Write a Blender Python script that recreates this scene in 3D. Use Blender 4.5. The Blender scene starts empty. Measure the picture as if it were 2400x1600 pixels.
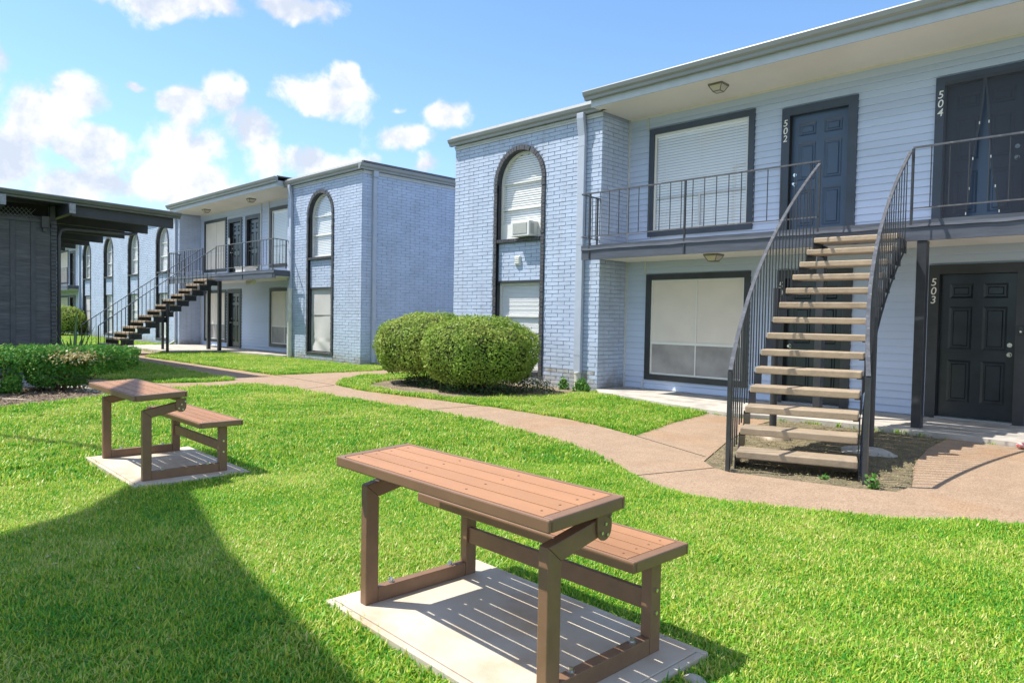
import bpy, bmesh, math, random
import numpy as np
from mathutils import Vector, Matrix, Euler
R = math.radians
rng = random.Random(7)
nrng = np.random.default_rng(11)
scene = bpy.context.scene
col = scene.collection

# ------------------------------------------------------------------ camera, sky, sun, exposure
CAMH = 1.2674
YAW, PITCH, ROLL = 0.7833, -0.0324, 0.0183
fwd = Vector((-math.sin(YAW) * math.cos(PITCH), math.cos(YAW) * math.cos(PITCH), math.sin(PITCH)))
rt0 = Vector((math.cos(YAW), math.sin(YAW), 0))
up0 = rt0.cross(fwd)
rt = rt0 * math.cos(ROLL) + up0 * math.sin(ROLL)
up = -rt0 * math.sin(ROLL) + up0 * math.cos(ROLL)
cam_d = bpy.data.cameras.new('camera')
cam = bpy.data.objects.new('camera', cam_d)
col.objects.link(cam)
m = Matrix.Identity(4)
for i, v in enumerate((rt, up, -fwd)):
    for j in range(3):
        m[j][i] = v[j]
m[2][3] = CAMH
cam.matrix_world = m
cam_d.sensor_width = 36
cam_d.lens = 1663.7 / 2400 * 36
cam_d.clip_start = 0.05
cam_d.clip_end = 3000
scene.camera = cam

SUN_EL = R(59.3)
SUN_H = Vector((0.81, 0.586))            # horizontal way the light travels
scene.view_settings.view_transform = 'Standard'
scene.view_settings.look = 'None'
scene.view_settings.gamma = 1.0
scene.view_settings.use_curve_mapping = False
scene.view_settings.exposure = 1.33
scene.render.engine = 'CYCLES'
scene.cycles.use_denoising = True
scene.cycles.max_bounces = 8
scene.cycles.transparent_max_bounces = 24
scene.cycles.sample_clamp_indirect = 8

world = bpy.data.worlds.new('World')
scene.world = world
world.use_nodes = True
SKY_STRENGTH = 0.15


def build_sky():
    nt = world.node_tree
    nt.nodes.clear()
    N = nt.nodes.new
    L = nt.links.new
    out = N('ShaderNodeOutputWorld')
    bg = N('ShaderNodeBackground')
    bg.inputs['Strength'].default_value = SKY_STRENGTH
    L(bg.outputs[0], out.inputs[0])
    sky = N('ShaderNodeTexSky')
    sky.sky_type = 'NISHITA'
    sky.sun_disc = False
    sky.sun_elevation = SUN_EL
    sky.sun_rotation = math.atan2(-SUN_H.x, -SUN_H.y)
    sky.altitude = 0
    sky.air_density = 1.0
    sky.dust_density = 0.4
    sky.ozone_density = 1.6
    tc = N('ShaderNodeTexCoord')
    sep = N('ShaderNodeSeparateXYZ')
    L(tc.outputs['Generated'], sep.inputs[0])

    def M(op, a, b=None, c=None, clamp=False):
        n = N('ShaderNodeMath')
        n.operation = op
        n.use_clamp = clamp
        for i, v in enumerate((a, b, c)):
            if v is None:
                continue
            if isinstance(v, (int, float)):
                n.inputs[i].default_value = v
            else:
                L(v, n.inputs[i])
        return n.outputs[0]
    # azimuth measured from the -x+y diagonal so that the seam is behind
    ca, sa = math.cos(YAW + math.pi / 2), math.sin(YAW + math.pi / 2)
    fx = M('ADD', M('MULTIPLY', sep.outputs[0], ca), M('MULTIPLY', sep.outputs[1], sa))
    fy = M('ADD', M('MULTIPLY', sep.outputs[0], -sa), M('MULTIPLY', sep.outputs[1], ca))
    az = M('ARCTAN2', fy, fx)
    el = M('ARCSINE', sep.outputs[2])
    comb = N('ShaderNodeCombineXYZ')
    L(az, comb.inputs[0])
    L(el, comb.inputs[1])

    def noise(vec, scale, detail, rough=0.55, dist=0.0):
        n = N('ShaderNodeTexNoise')
        n.inputs['Scale'].default_value = scale
        n.inputs['Detail'].default_value = detail
        n.inputs['Roughness'].default_value = rough
        n.inputs['Distortion'].default_value = dist
        L(vec, n.inputs['Vector'])
        return n

    def vm(op, a, b):
        n = N('ShaderNodeVectorMath')
        n.operation = op
        for i, v in enumerate((a, b)):
            if isinstance(v, (tuple, list)):
                n.inputs[i].default_value = v
            else:
                L(v, n.inputs[i])
        return n
    d1 = noise(tc.outputs['Generated'], 7.0, 4)
    off = vm('MULTIPLY', vm('SUBTRACT', d1.outputs['Color'], (0.5, 0.5, 0.5)).outputs[0], (0.10, 0.085, 0))
    P = vm('ADD', comb.outputs[0], off.outputs[0])
    # cumulus banks over the roofs: direction (radians) and angular size
    blobs = CLOUDS
    acc = None
    for (a, e, ra, re, w) in blobs:
        s = vm('SUBTRACT', P.outputs[0], (a, e, 0))
        q = vm('MULTIPLY', s.outputs[0], (1 / ra, 1 / re, 0))
        ln = N('ShaderNodeVectorMath')
        ln.operation = 'LENGTH'
        L(q.outputs[0], ln.inputs[0])
        v = M('SUBTRACT', 1.0, ln.outputs['Value'])
        v = M('MULTIPLY', v, w)
        acc = v if acc is None else M('SMOOTH_MAX', acc, v, 0.18)
    # elsewhere: fair-weather cloud of the same kind, cover raised to add fill light
    gen = noise(tc.outputs['Generated'], 2.6, 5, 0.55, 0.2)
    side = M('SUBTRACT', M('ABSOLUTE', az), 0.78)
    side = M('MULTIPLY', side, 6.0, clamp=True)
    high = M('MULTIPLY', M('SUBTRACT', el, 0.52), 6.0, clamp=True)
    away = M('MAXIMUM', side, high)
    gf = M('MULTIPLY', M('SUBTRACT', gen.outputs['Fac'], 0.45), 3.4)
    gf = M('ADD', M('MULTIPLY', gf, away), M('MULTIPLY', M('SUBTRACT', away, 1.0), 1.0))
    acc = M('MAXIMUM', acc, gf)
    fine = noise(tc.outputs['Generated'], 16.0, 8, 0.62, 0.25)
    billow = noise(tc.outputs['Generated'], 30.0, 5, 0.6)
    f = M('ADD', acc, M('MULTIPLY', M('SUBTRACT', fine.outputs['Fac'], 0.5), 1.35))
    f = M('ADD', f, M('MULTIPLY', M('SUBTRACT', billow.outputs['Fac'], 0.5), 0.55))
    mr = N('ShaderNodeMapRange')
    mr.interpolation_type = 'SMOOTHSTEP'
    mr.inputs['From Min'].default_value = 0.02
    mr.inputs['From Max'].default_value = 0.50
    L(f, mr.inputs['Value'])
    dens = mr.outputs[0]
    # self shading: compare the field a little way towards the sun side
    fine2 = N('ShaderNodeTexNoise')
    fine2.inputs['Scale'].default_value = 16.0
    fine2.inputs['Detail'].default_value = 5
    fine2.inputs['Roughness'].default_value = 0.6
    sh = vm('ADD', tc.outputs['Generated'], (-0.012, -0.012, 0.03))
    L(sh.outputs[0], fine2.inputs['Vector'])
    lit = M('SUBTRACT', fine.outputs['Fac'], fine2.outputs['Fac'])
    lit = M('ADD', M('MULTIPLY', lit, 4.0), 0.58)
    coarse = noise(tc.outputs['Generated'], 6.5, 3)
    coarse2 = N('ShaderNodeTexNoise')
    coarse2.inputs['Scale'].default_value = 6.5
    coarse2.inputs['Detail'].default_value = 3
    L(vm('ADD', tc.outputs['Generated'], (-0.03, -0.03, 0.07)).outputs[0], coarse2.inputs['Vector'])
    lit = M('ADD', lit, M('MULTIPLY', M('SUBTRACT', coarse.outputs['Fac'], coarse2.outputs['Fac']), 2.4))
    core = M('MULTIPLY', M('SUBTRACT', f, 0.35), 0.9, clamp=True)
    lit = M('SUBTRACT', lit, M('MULTIPLY', core, 0.25), clamp=True)
    cr = N('ShaderNodeValToRGB')
    cr.color_ramp.elements[0].position = 0.05
    cr.color_ramp.elements[0].color = (1.95, 2.15, 2.52, 1)
    cr.color_ramp.elements[1].position = 1.0
    cr.color_ramp.elements[1].color = (3.0, 3.0, 3.0, 1)
    ce = cr.color_ramp.elements.new(0.62)
    ce.color = (2.55, 2.62, 2.74, 1)
    L(lit, cr.inputs[0])
    # humid low haze in the clear part
    hz = M('SUBTRACT', 1.0, M('MULTIPLY', el, 2.4), clamp=True)
    hz = M('MULTIPLY', M('POWER', hz, 1.6), 0.30)
    mixh = N('ShaderNodeMixRGB')
    L(hz, mixh.inputs[0])
    tint = N('ShaderNodeMixRGB')
    tint.blend_type = 'MULTIPLY'
    tint.inputs[0].default_value = 1.0
    tint.inputs[2].default_value = SKY_TINT
    L(sky.outputs[0], tint.inputs[1])
    L(tint.outputs[0], mixh.inputs[1])
    mixh.inputs[2].default_value = (1.75, 2.15, 2.7, 1)
    mix = N('ShaderNodeMixRGB')
    L(M('MULTIPLY', dens, 0.96), mix.inputs[0])
    L(mixh.outputs[0], mix.inputs[1])
    L(cr.outputs[0], mix.inputs[2])
    L(mix.outputs[0], bg.inputs['Color'])


SKY_TINT = (0.48, 0.575, 0.65, 1)


def ray_dir(u, v):
    d = fwd + rt * ((u - 1200) / 1663.7) - up * ((v - 800) / 1663.7)
    return d.normalized()


def cloud(u, v, ru, rv, w=1.0):
    """angular place and size of a cloud seen in a given viewing direction"""
    def ae(d):
        ca, sa = math.cos(YAW + math.pi / 2), math.sin(YAW + math.pi / 2)
        return math.atan2(-d.x * sa + d.y * ca, d.x * ca + d.y * sa), math.asin(d.z)
    a, e = ae(ray_dir(u, v))
    a2, _ = ae(ray_dir(u + ru, v))
    _, e2 = ae(ray_dir(u, v - rv))
    return (a, e, abs(a2 - a), abs(e2 - e), w)


CLOUDS = [cloud(*c) for c in (
    (5, 150, 50, 60), (188, 215, 70, 58), (105, 275, 98, 88), (30, 350, 130, 100), (225, 345, 100, 60),
    (210, 430, 165, 66), (322, 190, 44, 24, 0.8), (432, 250, 62, 62), (515, 235, 72, 66), (425, 350, 115, 75),
    (410, 425, 180, 80), (578, 315, 92, 62), (625, 385, 75, 70), (755, 232, 130, 48, 0.9), (832, 205, 55, 42, 0.9),
    (930, 312, 110, 40, 0.85), (1052, 272, 78, 52), (992, 372, 44, 34, 0.8), (745, 385, 115, 50, 0.9), (835, 358, 55, 30, 0.8),
    (420, 0, 240, 58), (700, 18, 140, 62), (922, 245, 46, 15, 0.6), (530, 465, 130, 45, 0.9))]
build_sky()

sun_d = bpy.data.lights.new('sun', 'SUN')
sun_d.energy = 3.0
sun_d.angle = R(0.53)
sun_d.color = (1.0, 0.935, 0.82)
sun = bpy.data.objects.new('sun', sun_d)
col.objects.link(sun)
sd = Vector((SUN_H.x * math.cos(SUN_EL), SUN_H.y * math.cos(SUN_EL), -math.sin(SUN_EL)))
sun.rotation_euler = sd.to_track_quat('-Z', 'Y').to_euler()
sun.location = (-20, -15, 40)


# ------------------------------------------------------------------ materials
def mat(name, base, rough=0.6, var=0.0, vscale=6.0, bump=0.0, bscale=60.0, metal=0.0, spec=0.5, col2=None, c2scale=3.0,
        c2lo=0.45, c2hi=0.62, transl=0.0, coord='Object', bdetail=4, stretch=None, tint=None, coat=0.0):
    mt = bpy.data.materials.new(name)
    mt.use_nodes = True
    nt = mt.node_tree
    N = nt.nodes.new
    L = nt.links.new
    p = nt.nodes['Principled BSDF']
    p.inputs['Roughness'].default_value = rough
    p.inputs['Metallic'].default_value = metal
    p.inputs['Specular IOR Level'].default_value = spec
    p.inputs['Coat Weight'].default_value = coat
    geo = N('ShaderNodeNewGeometry')
    tc = N('ShaderNodeTexCoord')
    vec = geo.outputs['Position'] if coord == 'World' else tc.outputs['Object']
    if stretch:
        mp = N('ShaderNodeVectorMath')
        mp.operation = 'MULTIPLY'
        mp.inputs[1].default_value = stretch
        L(vec, mp.inputs[0])
        vec = mp.outputs[0]
    c = None
    rgb = N('ShaderNodeRGB')
    rgb.outputs[0].default_value = (*base, 1)
    c = rgb.outputs[0]
    if col2 is not None:
        n = N('ShaderNodeTexNoise')
        n.inputs['Scale'].default_value = c2scale
        n.inputs['Detail'].default_value = 6
        n.inputs['Roughness'].default_value = 0.62
        L(vec, n.inputs['Vector'])
        r = N('ShaderNodeMapRange')
        r.inputs['From Min'].default_value = c2lo
        r.inputs['From Max'].default_value = c2hi
        L(n.outputs['Fac'], r.inputs['Value'])
        mx = N('ShaderNodeMixRGB')
        L(r.outputs[0], mx.inputs[0])
        L(c, mx.inputs[1])
        mx.inputs[2].default_value = (*col2, 1)
        c = mx.outputs[0]
    if var:
        n = N('ShaderNodeTexNoise')
        n.inputs['Scale'].default_value = vscale
        n.inputs['Detail'].default_value = 5
        L(vec, n.inputs['Vector'])
        r = N('ShaderNodeMapRange')
        r.inputs['From Min'].default_value = 0.3
        r.inputs['From Max'].default_value = 0.7
        r.inputs['To Min'].default_value = 1 - var
        r.inputs['To Max'].default_value = 1 + var
        L(n.outputs['Fac'], r.inputs['Value'])
        mx = N('ShaderNodeVectorMath')
        mx.operation = 'SCALE'
        L(c, mx.inputs[0])
        L(r.outputs[0], mx.inputs['Scale'])
        c = mx.outputs[0]
    if tint:
        at = N('ShaderNodeAttribute')
        at.attribute_name = 'tint'
        mx = N('ShaderNodeMixRGB')
        L(at.outputs['Fac'], mx.inputs[0])
        L(c, mx.inputs[1])
        mx.inputs[2].default_value = (*tint, 1)
        c = mx.outputs[0]
    L(c, p.inputs['Base Color'])
    if bump:
        n = N('ShaderNodeTexNoise')
        n.inputs['Scale'].default_value = bscale
        n.inputs['Detail'].default_value = bdetail
        n.inputs['Roughness'].default_value = 0.6
        L(vec, n.inputs['Vector'])
        b = N('ShaderNodeBump')
        b.inputs['Strength'].default_value = 1.0
        b.inputs['Distance'].default_value = bump
        L(n.outputs['Fac'], b.inputs['Height'])
        L(b.outputs[0], p.inputs['Normal'])
    if transl:
        t = N('ShaderNodeBsdfTranslucent')
        L(c, t.inputs['Color'])
        ms = N('ShaderNodeMixShader')
        ms.inputs[0].default_value = transl
        L(p.outputs[0], ms.inputs[1])
        L(t.outputs[0], ms.inputs[2])
        L(ms.outputs[0], nt.nodes['Material Output'].inputs['Surface'])
    return mt


MT = {}
MT['brick'] = mat('painted_brick', (0.46, 0.55, 0.72), 0.62, var=0.07, vscale=2.3, bump=0.0025, bscale=45, coord='World', bdetail=5)


def weather(mt):
    nt = mt.node_tree
    p = nt.nodes['Principled BSDF']
    N = nt.nodes.new
    L = nt.links.new
    src = p.inputs['Base Color'].links[0].from_socket
    geo = N('ShaderNodeNewGeometry')
    sep = N('ShaderNodeSeparateXYZ')
    L(geo.outputs['Position'], sep.inputs[0])
    n = N('ShaderNodeTexNoise')
    n.inputs['Scale'].default_value = 3.2
    n.inputs['Detail'].default_value = 7
    n.inputs['Roughness'].default_value = 0.7
    L(geo.outputs['Position'], n.inputs['Vector'])
    a = N('ShaderNodeMath')
    a.operation = 'MULTIPLY_ADD'
    a.inputs[1].default_value = 0.9
    a.inputs[2].default_value = -0.30
    L(n.outputs['Fac'], a.inputs[0])
    b = N('ShaderNodeMath')
    b.operation = 'SUBTRACT'
    L(a.outputs[0], b.inputs[0])
    L(sep.outputs[2], b.inputs[1])
    c = N('ShaderNodeMapRange')
    c.inputs['From Min'].default_value = -0.12
    c.inputs['From Max'].default_value = 0.22
    c.inputs['To Max'].default_value = 0.85
    L(b.outputs[0], c.inputs['Value'])
    mx = N('ShaderNodeMixRGB')
    L(c.outputs[0], mx.inputs[0])
    L(src, mx.inputs[1])
    mx.inputs[2].default_value = (0.27, 0.25, 0.215, 1)
    # each brick a little different
    bv = N('ShaderNodeVectorMath')
    bv.operation = 'MULTIPLY'
    bv.inputs[1].default_value = (3.14, 3.14, 12.8)
    L(geo.outputs['Position'], bv.inputs[0])
    vo = N('ShaderNodeTexVoronoi')
    vo.inputs['Scale'].default_value = 1.0
    L(bv.outputs[0], vo.inputs['Vector'])
    vs = N('ShaderNodeSeparateColor')
    L(vo.outputs['Color'], vs.inputs[0])
    vr = N('ShaderNodeMapRange')
    vr.inputs['To Min'].default_value = 0.95
    vr.inputs['To Max'].default_value = 1.04
    L(vs.outputs[0], vr.inputs['Value'])
    sc = N('ShaderNodeVectorMath')
    sc.operation = 'SCALE'
    L(mx.outputs[0], sc.inputs[0])
    L(vr.outputs[0], sc.inputs['Scale'])
    # thin rain streaks
    v = N('ShaderNodeVectorMath')
    v.operation = 'MULTIPLY'
    v.inputs[1].default_value = (9, 9, 0.5)
    L(geo.outputs['Position'], v.inputs[0])
    n2 = N('ShaderNodeTexNoise')
    n2.inputs['Scale'].default_value = 1.0
    n2.inputs['Detail'].default_value = 5
    L(v.outputs[0], n2.inputs['Vector'])
    r = N('ShaderNodeMapRange')
    r.inputs['From Min'].default_value = 0.56
    r.inputs['From Max'].default_value = 0.78
    r.inputs['To Max'].default_value = 0.40
    L(n2.outputs['Fac'], r.inputs['Value'])
    m2 = N('ShaderNodeMixRGB')
    L(r.outputs[0], m2.inputs[0])
    L(sc.outputs[0], m2.inputs[1])
    m2.inputs[2].default_value = (0.33, 0.34, 0.36, 1)
    L(m2.outputs[0], p.inputs['Base Color'])


weather(MT['brick'])
MT['mortar'] = mat('painted_mortar', (0.36, 0.42, 0.54), 0.8, var=0.08, vscale=3, bump=0.002, bscale=80, coord='World')
MT['dirty_brick'] = mat('weathered_brick', (0.40, 0.43, 0.47), 0.75, var=0.14, vscale=5, bump=0.003, bscale=45, coord='World', col2=(0.26, 0.25, 0.23), c2scale=4)
MT['ring'] = mat('charcoal_brick', (0.078, 0.080, 0.092), 0.55, var=0.3, vscale=9, bump=0.004, bscale=60, coord='World')
MT['reveal'] = mat('charcoal_paint', (0.040, 0.045, 0.058), 0.5, var=0.12, vscale=4, coord='World')
MT['casing'] = mat('slate_casing_paint', (0.042, 0.056, 0.082), 0.42, var=0.15, vscale=3, bump=0.001, bscale=30, coord='World')
MT['casing_low'] = mat('black_casing_paint', (0.034, 0.037, 0.042), 0.42, var=0.2, vscale=4, bump=0.001, bscale=30, coord='World')
MT['door_up'] = mat('slate_blue_door_paint', (0.052, 0.085, 0.145), 0.32, var=0.1, vscale=2, bump=0.0006, bscale=40, coord='World')
MT['door_low'] = mat('black_door_paint', (0.016, 0.024, 0.032), 0.26, var=0.25, vscale=3, bump=0.0006, bscale=40, coord='World')
MT['siding'] = mat('pale_blue_siding', (0.52, 0.615, 0.80), 0.5, var=0.05, vscale=1.5, bump=0.0015, bscale=12, coord='World', stretch=(0.2, 1, 1))
MT['trim'] = mat('pale_trim_paint', (0.55, 0.58, 0.62), 0.5, var=0.06, coord='World')
MT['soffit'] = mat('soffit_paint', (0.76, 0.74, 0.715), 0.65, var=0.04, vscale=1.2, coord='World')
MT['fascia'] = mat('fascia_paint', (0.50, 0.55, 0.62), 0.5, var=0.05, coord='World')
MT['gutter'] = mat('gutter_metal', (0.28, 0.30, 0.31), 0.38, var=0.08, vscale=1.5, coord='World', bump=0.0006, bscale=20)
MT['roof'] = mat('roof_membrane', (0.16, 0.165, 0.17), 0.8, var=0.15, coord='World')
MT['edge'] = mat('roof_edge_metal', (0.60, 0.60, 0.58), 0.35, var=0.05, coord='World')
MT['spout'] = mat('downspout_paint', (0.42, 0.475, 0.585), 0.42, var=0.05, coord='World')
MT['spout_white'] = mat('white_pipe', (0.66, 0.64, 0.58), 0.45, var=0.12, coord='World')
MT['deck'] = mat('deck_paint', (0.078, 0.09, 0.12), 0.45, var=0.18, vscale=4, bump=0.004, bscale=7, coord='World', stretch=(0.5, 1, 3))
MT['iron'] = mat('black_iron', (0.035, 0.038, 0.045), 0.36, var=0.2, vscale=10, coord='World', bump=0.0005, bscale=90)
MT['rail'] = mat('worn_grey_handrail', (0.085, 0.09, 0.105), 0.36, var=0.3, vscale=14, coord='World', col2=(0.22, 0.22, 0.22), c2scale=22, c2lo=0.58, c2hi=0.7)
MT['white'] = mat('white_frame_paint', (0.74, 0.75, 0.74), 0.4, var=0.03, coord='World')
MT['blind'] = mat('white_blind', (0.90, 0.91, 0.93), 0.5, var=0.02, coord='World')
MT['screen'] = mat('sun_screen_fabric', (0.72, 0.67, 0.62), 0.85, var=0.05, vscale=2, coord='World', bump=0.0006, bscale=300)
MT['screen_dark'] = mat('dusky_screen_fabric', (0.31, 0.30, 0.30), 0.6, var=0.25, vscale=2.5, coord='World')
MT['sag'] = mat('grey_sagging_fabric', (0.52, 0.52, 0.53), 0.85, var=0.05, vscale=2, coord='World')
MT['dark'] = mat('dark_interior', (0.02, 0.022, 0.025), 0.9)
MT['curtain'] = mat('indoor_curtain', (0.55, 0.55, 0.52), 0.9, var=0.1, coord='World')
MT['digit'] = mat('white_number_paint', (0.85, 0.85, 0.82), 0.45)
MT['chrome'] = mat('satin_nickel', (0.70, 0.68, 0.63), 0.22, metal=1.0)
MT['lamp_metal'] = mat('lamp_bronze', (0.18, 0.175, 0.165), 0.4, var=0.1, coord='World')
MT['lamp_glass'] = mat('frosted_lamp_glass', (0.78, 0.74, 0.64), 0.25, transl=0.3)
MT['plastic'] = mat('white_plastic', (0.74, 0.75, 0.74), 0.4, var=0.03, coord='World')
MT['grille'] = mat('grey_grille', (0.34, 0.34, 0.34), 0.5)
MT['conc'] = mat('porch_concrete', (0.49, 0.455, 0.41), 0.75, var=0.10, vscale=1.6, bump=0.0012, bscale=70, coord='World', col2=(0.33, 0.31, 0.285), c2scale=2.2)
MT['pad'] = mat('pad_concrete', (0.54, 0.485, 0.405), 0.72, var=0.08, vscale=3.5, bump=0.001, bscale=90, coord='World', col2=(0.44, 0.325, 0.215), c2scale=2.6, c2lo=0.46, c2hi=0.72)
MT['padedge'] = mat('form_board_wood', (0.40, 0.36, 0.30), 0.8, var=0.2, vscale=9, bump=0.002, bscale=60, coord='World')
MT['tread'] = mat('tan_tread_concrete', (0.37, 0.29, 0.205), 0.8, var=0.12, vscale=7, bump=0.003, bscale=55, coord='World', col2=(0.27, 0.22, 0.165), c2scale=9, c2lo=0.55, c2hi=0.75)
MT['bronze'] = mat('bronze_powder_coat', (0.205, 0.115, 0.066), 0.42, var=0.1, vscale=12, coord='World', bump=0.0004, bscale=260, spec=0.6)
MT['rim'] = mat('bronze_resin_rim', (0.215, 0.122, 0.072), 0.42, var=0.08, vscale=8, coord='World', bump=0.0004, bscale=200, spec=0.6)
MT['plank'] = mat('cedar_composite_plank', (0.36, 0.185, 0.097), 0.68, spec=0.3, var=0.10, vscale=6, bump=0.0005, bscale=60, coord='Object', stretch=(0.12, 1, 1))
MT['bolt'] = mat('zinc_bolt', (0.62, 0.63, 0.64), 0.3, metal=1.0)
MT['screw'] = mat('brown_screw', (0.10, 0.055, 0.035), 0.5)
MT['shedboard'] = mat('charcoal_shed_board', (0.085, 0.09, 0.102), 0.5, var=0.3, vscale=5, bump=0.004, bscale=16, coord='World', stretch=(1, 0.6, 7), bdetail=6, col2=(0.12, 0.122, 0.13), c2scale=2)
MT['shedtrim'] = mat('charcoal_shed_trim', (0.082, 0.087, 0.10), 0.5, var=0.2, vscale=6, bump=0.002, bscale=30, coord='World')
MT['lattice'] = mat('grey_lattice_paint', (0.20, 0.21, 0.22), 0.6, var=0.2, vscale=8, coord='World')
MT['beam'] = mat('black_beam_paint', (0.05, 0.055, 0.066), 0.5, var=0.15, vscale=3, coord='World')
MT['beamend'] = mat('sunlit_beam_end', (0.30, 0.32, 0.36), 0.7, var=0.25, vscale=20, coord='World', bump=0.003, bscale=60)  # sunlight on the rafter ends put into a paler colour
MT['shedgutter'] = mat('shed_gutter_metal', (0.13, 0.145, 0.14), 0.35, var=0.15, coord='World')
MT['bark'] = mat('twig_bark', (0.16, 0.10, 0.06), 0.9, var=0.3, vscale=20, coord='World', bump=0.004, bscale=60)
MT['leaf_shrub'] = mat('shrub_leaf', (0.19, 0.335, 0.045), 0.62, spec=0.25, transl=0.32, tint=(0.43, 0.46, 0.12))
MT['leaf_hedge'] = mat('hedge_leaf', (0.065, 0.25, 0.045), 0.62, spec=0.25, transl=0.30, tint=(0.19, 0.33, 0.06))
MT['leaf_under'] = mat('undergrowth_leaf', (0.055, 0.115, 0.040), 0.62, spec=0.25, transl=0.25, tint=(0.12, 0.18, 0.06))
MT['leaf_yellow'] = mat('yellow_tip_leaf', (0.34, 0.27, 0.07), 0.5, transl=0.3, tint=(0.55, 0.50, 0.32))
MT['strap'] = mat('strap_leaf', (0.085, 0.19, 0.075), 0.35, transl=0.22, tint=(0.18, 0.28, 0.12))
MT['core'] = mat('shaded_core', (0.030, 0.038, 0.014), 0.95, var=0.4, vscale=12, coord='World')  # shade inside the shrubs put into the colour
MT['stone'] = mat('grey_stone', (0.42, 0.40, 0.36), 0.85, var=0.2, vscale=9, bump=0.006, bscale=30, coord='World')
MT['twig'] = mat('bleached_twig', (0.50, 0.42, 0.32), 0.8, var=0.2, vscale=30, coord='World')
MT['cloth'] = mat('red_wrapper', (0.45, 0.09, 0.08), 0.6, col2=(0.7, 0.66, 0.62), c2scale=40, coord='World')


def per_object_tone(mt, lo, hi, scuff=None):
    nt = mt.node_tree
    p = nt.nodes['Principled BSDF']
    N = nt.nodes.new
    L = nt.links.new
    src = p.inputs['Base Color'].links[0].from_socket
    oi = N('ShaderNodeObjectInfo')
    r = N('ShaderNodeMapRange')
    r.inputs['To Min'].default_value = lo
    r.inputs['To Max'].default_value = hi
    L(oi.outputs['Random'], r.inputs['Value'])
    sc = N('ShaderNodeVectorMath')
    sc.operation = 'SCALE'
    L(src, sc.inputs[0])
    L(r.outputs[0], sc.inputs['Scale'])
    out = sc.outputs[0]
    geo = N('ShaderNodeNewGeometry')
    n = N('ShaderNodeTexNoise')
    n.inputs['Scale'].default_value = 26
    n.inputs['Detail'].default_value = 8
    n.inputs['Roughness'].default_value = 0.75
    L(geo.outputs['Position'], n.inputs['Vector'])
    rr = N('ShaderNodeMapRange')
    rr.inputs['From Min'].default_value = 0.3
    rr.inputs['From Max'].default_value = 0.75
    rr.inputs['To Min'].default_value = 0.36
    rr.inputs['To Max'].default_value = 0.72
    L(n.outputs['Fac'], rr.inputs['Value'])
    L(rr.outputs[0], p.inputs['Roughness'])
    if scuff:
        m2 = N('ShaderNodeMapRange')
        m2.inputs['From Min'].default_value = 0.60
        m2.inputs['From Max'].default_value = 0.74
        m2.inputs['To Max'].default_value = 0.45
        L(n.outputs['Fac'], m2.inputs['Value'])
        mx = N('ShaderNodeMixRGB')
        L(m2.outputs[0], mx.inputs[0])
        L(out, mx.inputs[1])
        mx.inputs[2].default_value = (*scuff, 1)
        out = mx.outputs[0]
    L(out, p.inputs['Base Color'])


per_object_tone(MT['plank'], 0.88, 1.12, (0.36, 0.22, 0.14))
per_object_tone(MT['bronze'], 0.94, 1.06, (0.27, 0.18, 0.12))
per_object_tone(MT['tread'], 0.90, 1.10, (0.24, 0.20, 0.155))
per_object_tone(MT['siding'], 0.965, 1.03)


def glass_mat(name, fac, tintc=(0.85, 0.9, 0.95)):
    mt = bpy.data.materials.new(name)
    mt.use_nodes = True
    nt = mt.node_tree
    nt.nodes.remove(nt.nodes['Principled BSDF'])
    t = nt.nodes.new('ShaderNodeBsdfTransparent')
    t.inputs[0].default_value = (*tintc, 1)
    g = nt.nodes.new('ShaderNodeBsdfGlossy')
    g.inputs['Roughness'].default_value = 0.015
    fr = nt.nodes.new('ShaderNodeLayerWeight')
    fr.inputs['Blend'].default_value = 0.5
    pw = nt.nodes.new('ShaderNodeMath')
    pw.operation = 'POWER'
    pw.inputs[1].default_value = 4.0
    mu = nt.nodes.new('ShaderNodeMath')
    mu.operation = 'MULTIPLY_ADD'
    mu.inputs[1].default_value = 0.85
    mu.inputs[2].default_value = fac
    mu.use_clamp = True
    ms = nt.nodes.new('ShaderNodeMixShader')
    nt.links.new(fr.outputs['Facing'], pw.inputs[0])
    nt.links.new(pw.outputs[0], mu.inputs[0])
    nt.links.new(mu.outputs[0], ms.inputs[0])
    nt.links.new(t.outputs[0], ms.inputs[1])
    nt.links.new(g.outputs[0], ms.inputs[2])
    nt.links.new(ms.outputs[0], nt.nodes['Material Output'].inputs['Surface'])
    return mt


MT['glass'] = glass_mat('window_glass', 0.07, (0.97, 0.98, 0.98))


def mesh_cloth_mat():
    """dark insect mesh: a thin weave that is partly see-through"""
    mt = bpy.data.materials.new('dark_insect_mesh')
    mt.use_nodes = True
    nt = mt.node_tree
    p = nt.nodes['Principled BSDF']
    p.inputs['Base Color'].default_value = (0.040, 0.045, 0.062, 1)
    p.inputs['Roughness'].default_value = 0.6
    t = nt.nodes.new('ShaderNodeBsdfTransparent')
    ms = nt.nodes.new('ShaderNodeMixShader')
    ms.inputs[0].default_value = 0.62
    nt.links.new(t.outputs[0], ms.inputs[1])
    nt.links.new(p.outputs[0], ms.inputs[2])
    nt.links.new(ms.outputs[0], nt.nodes['Material Output'].inputs['Surface'])
    return mt


MT['insect'] = mesh_cloth_mat()


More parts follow.
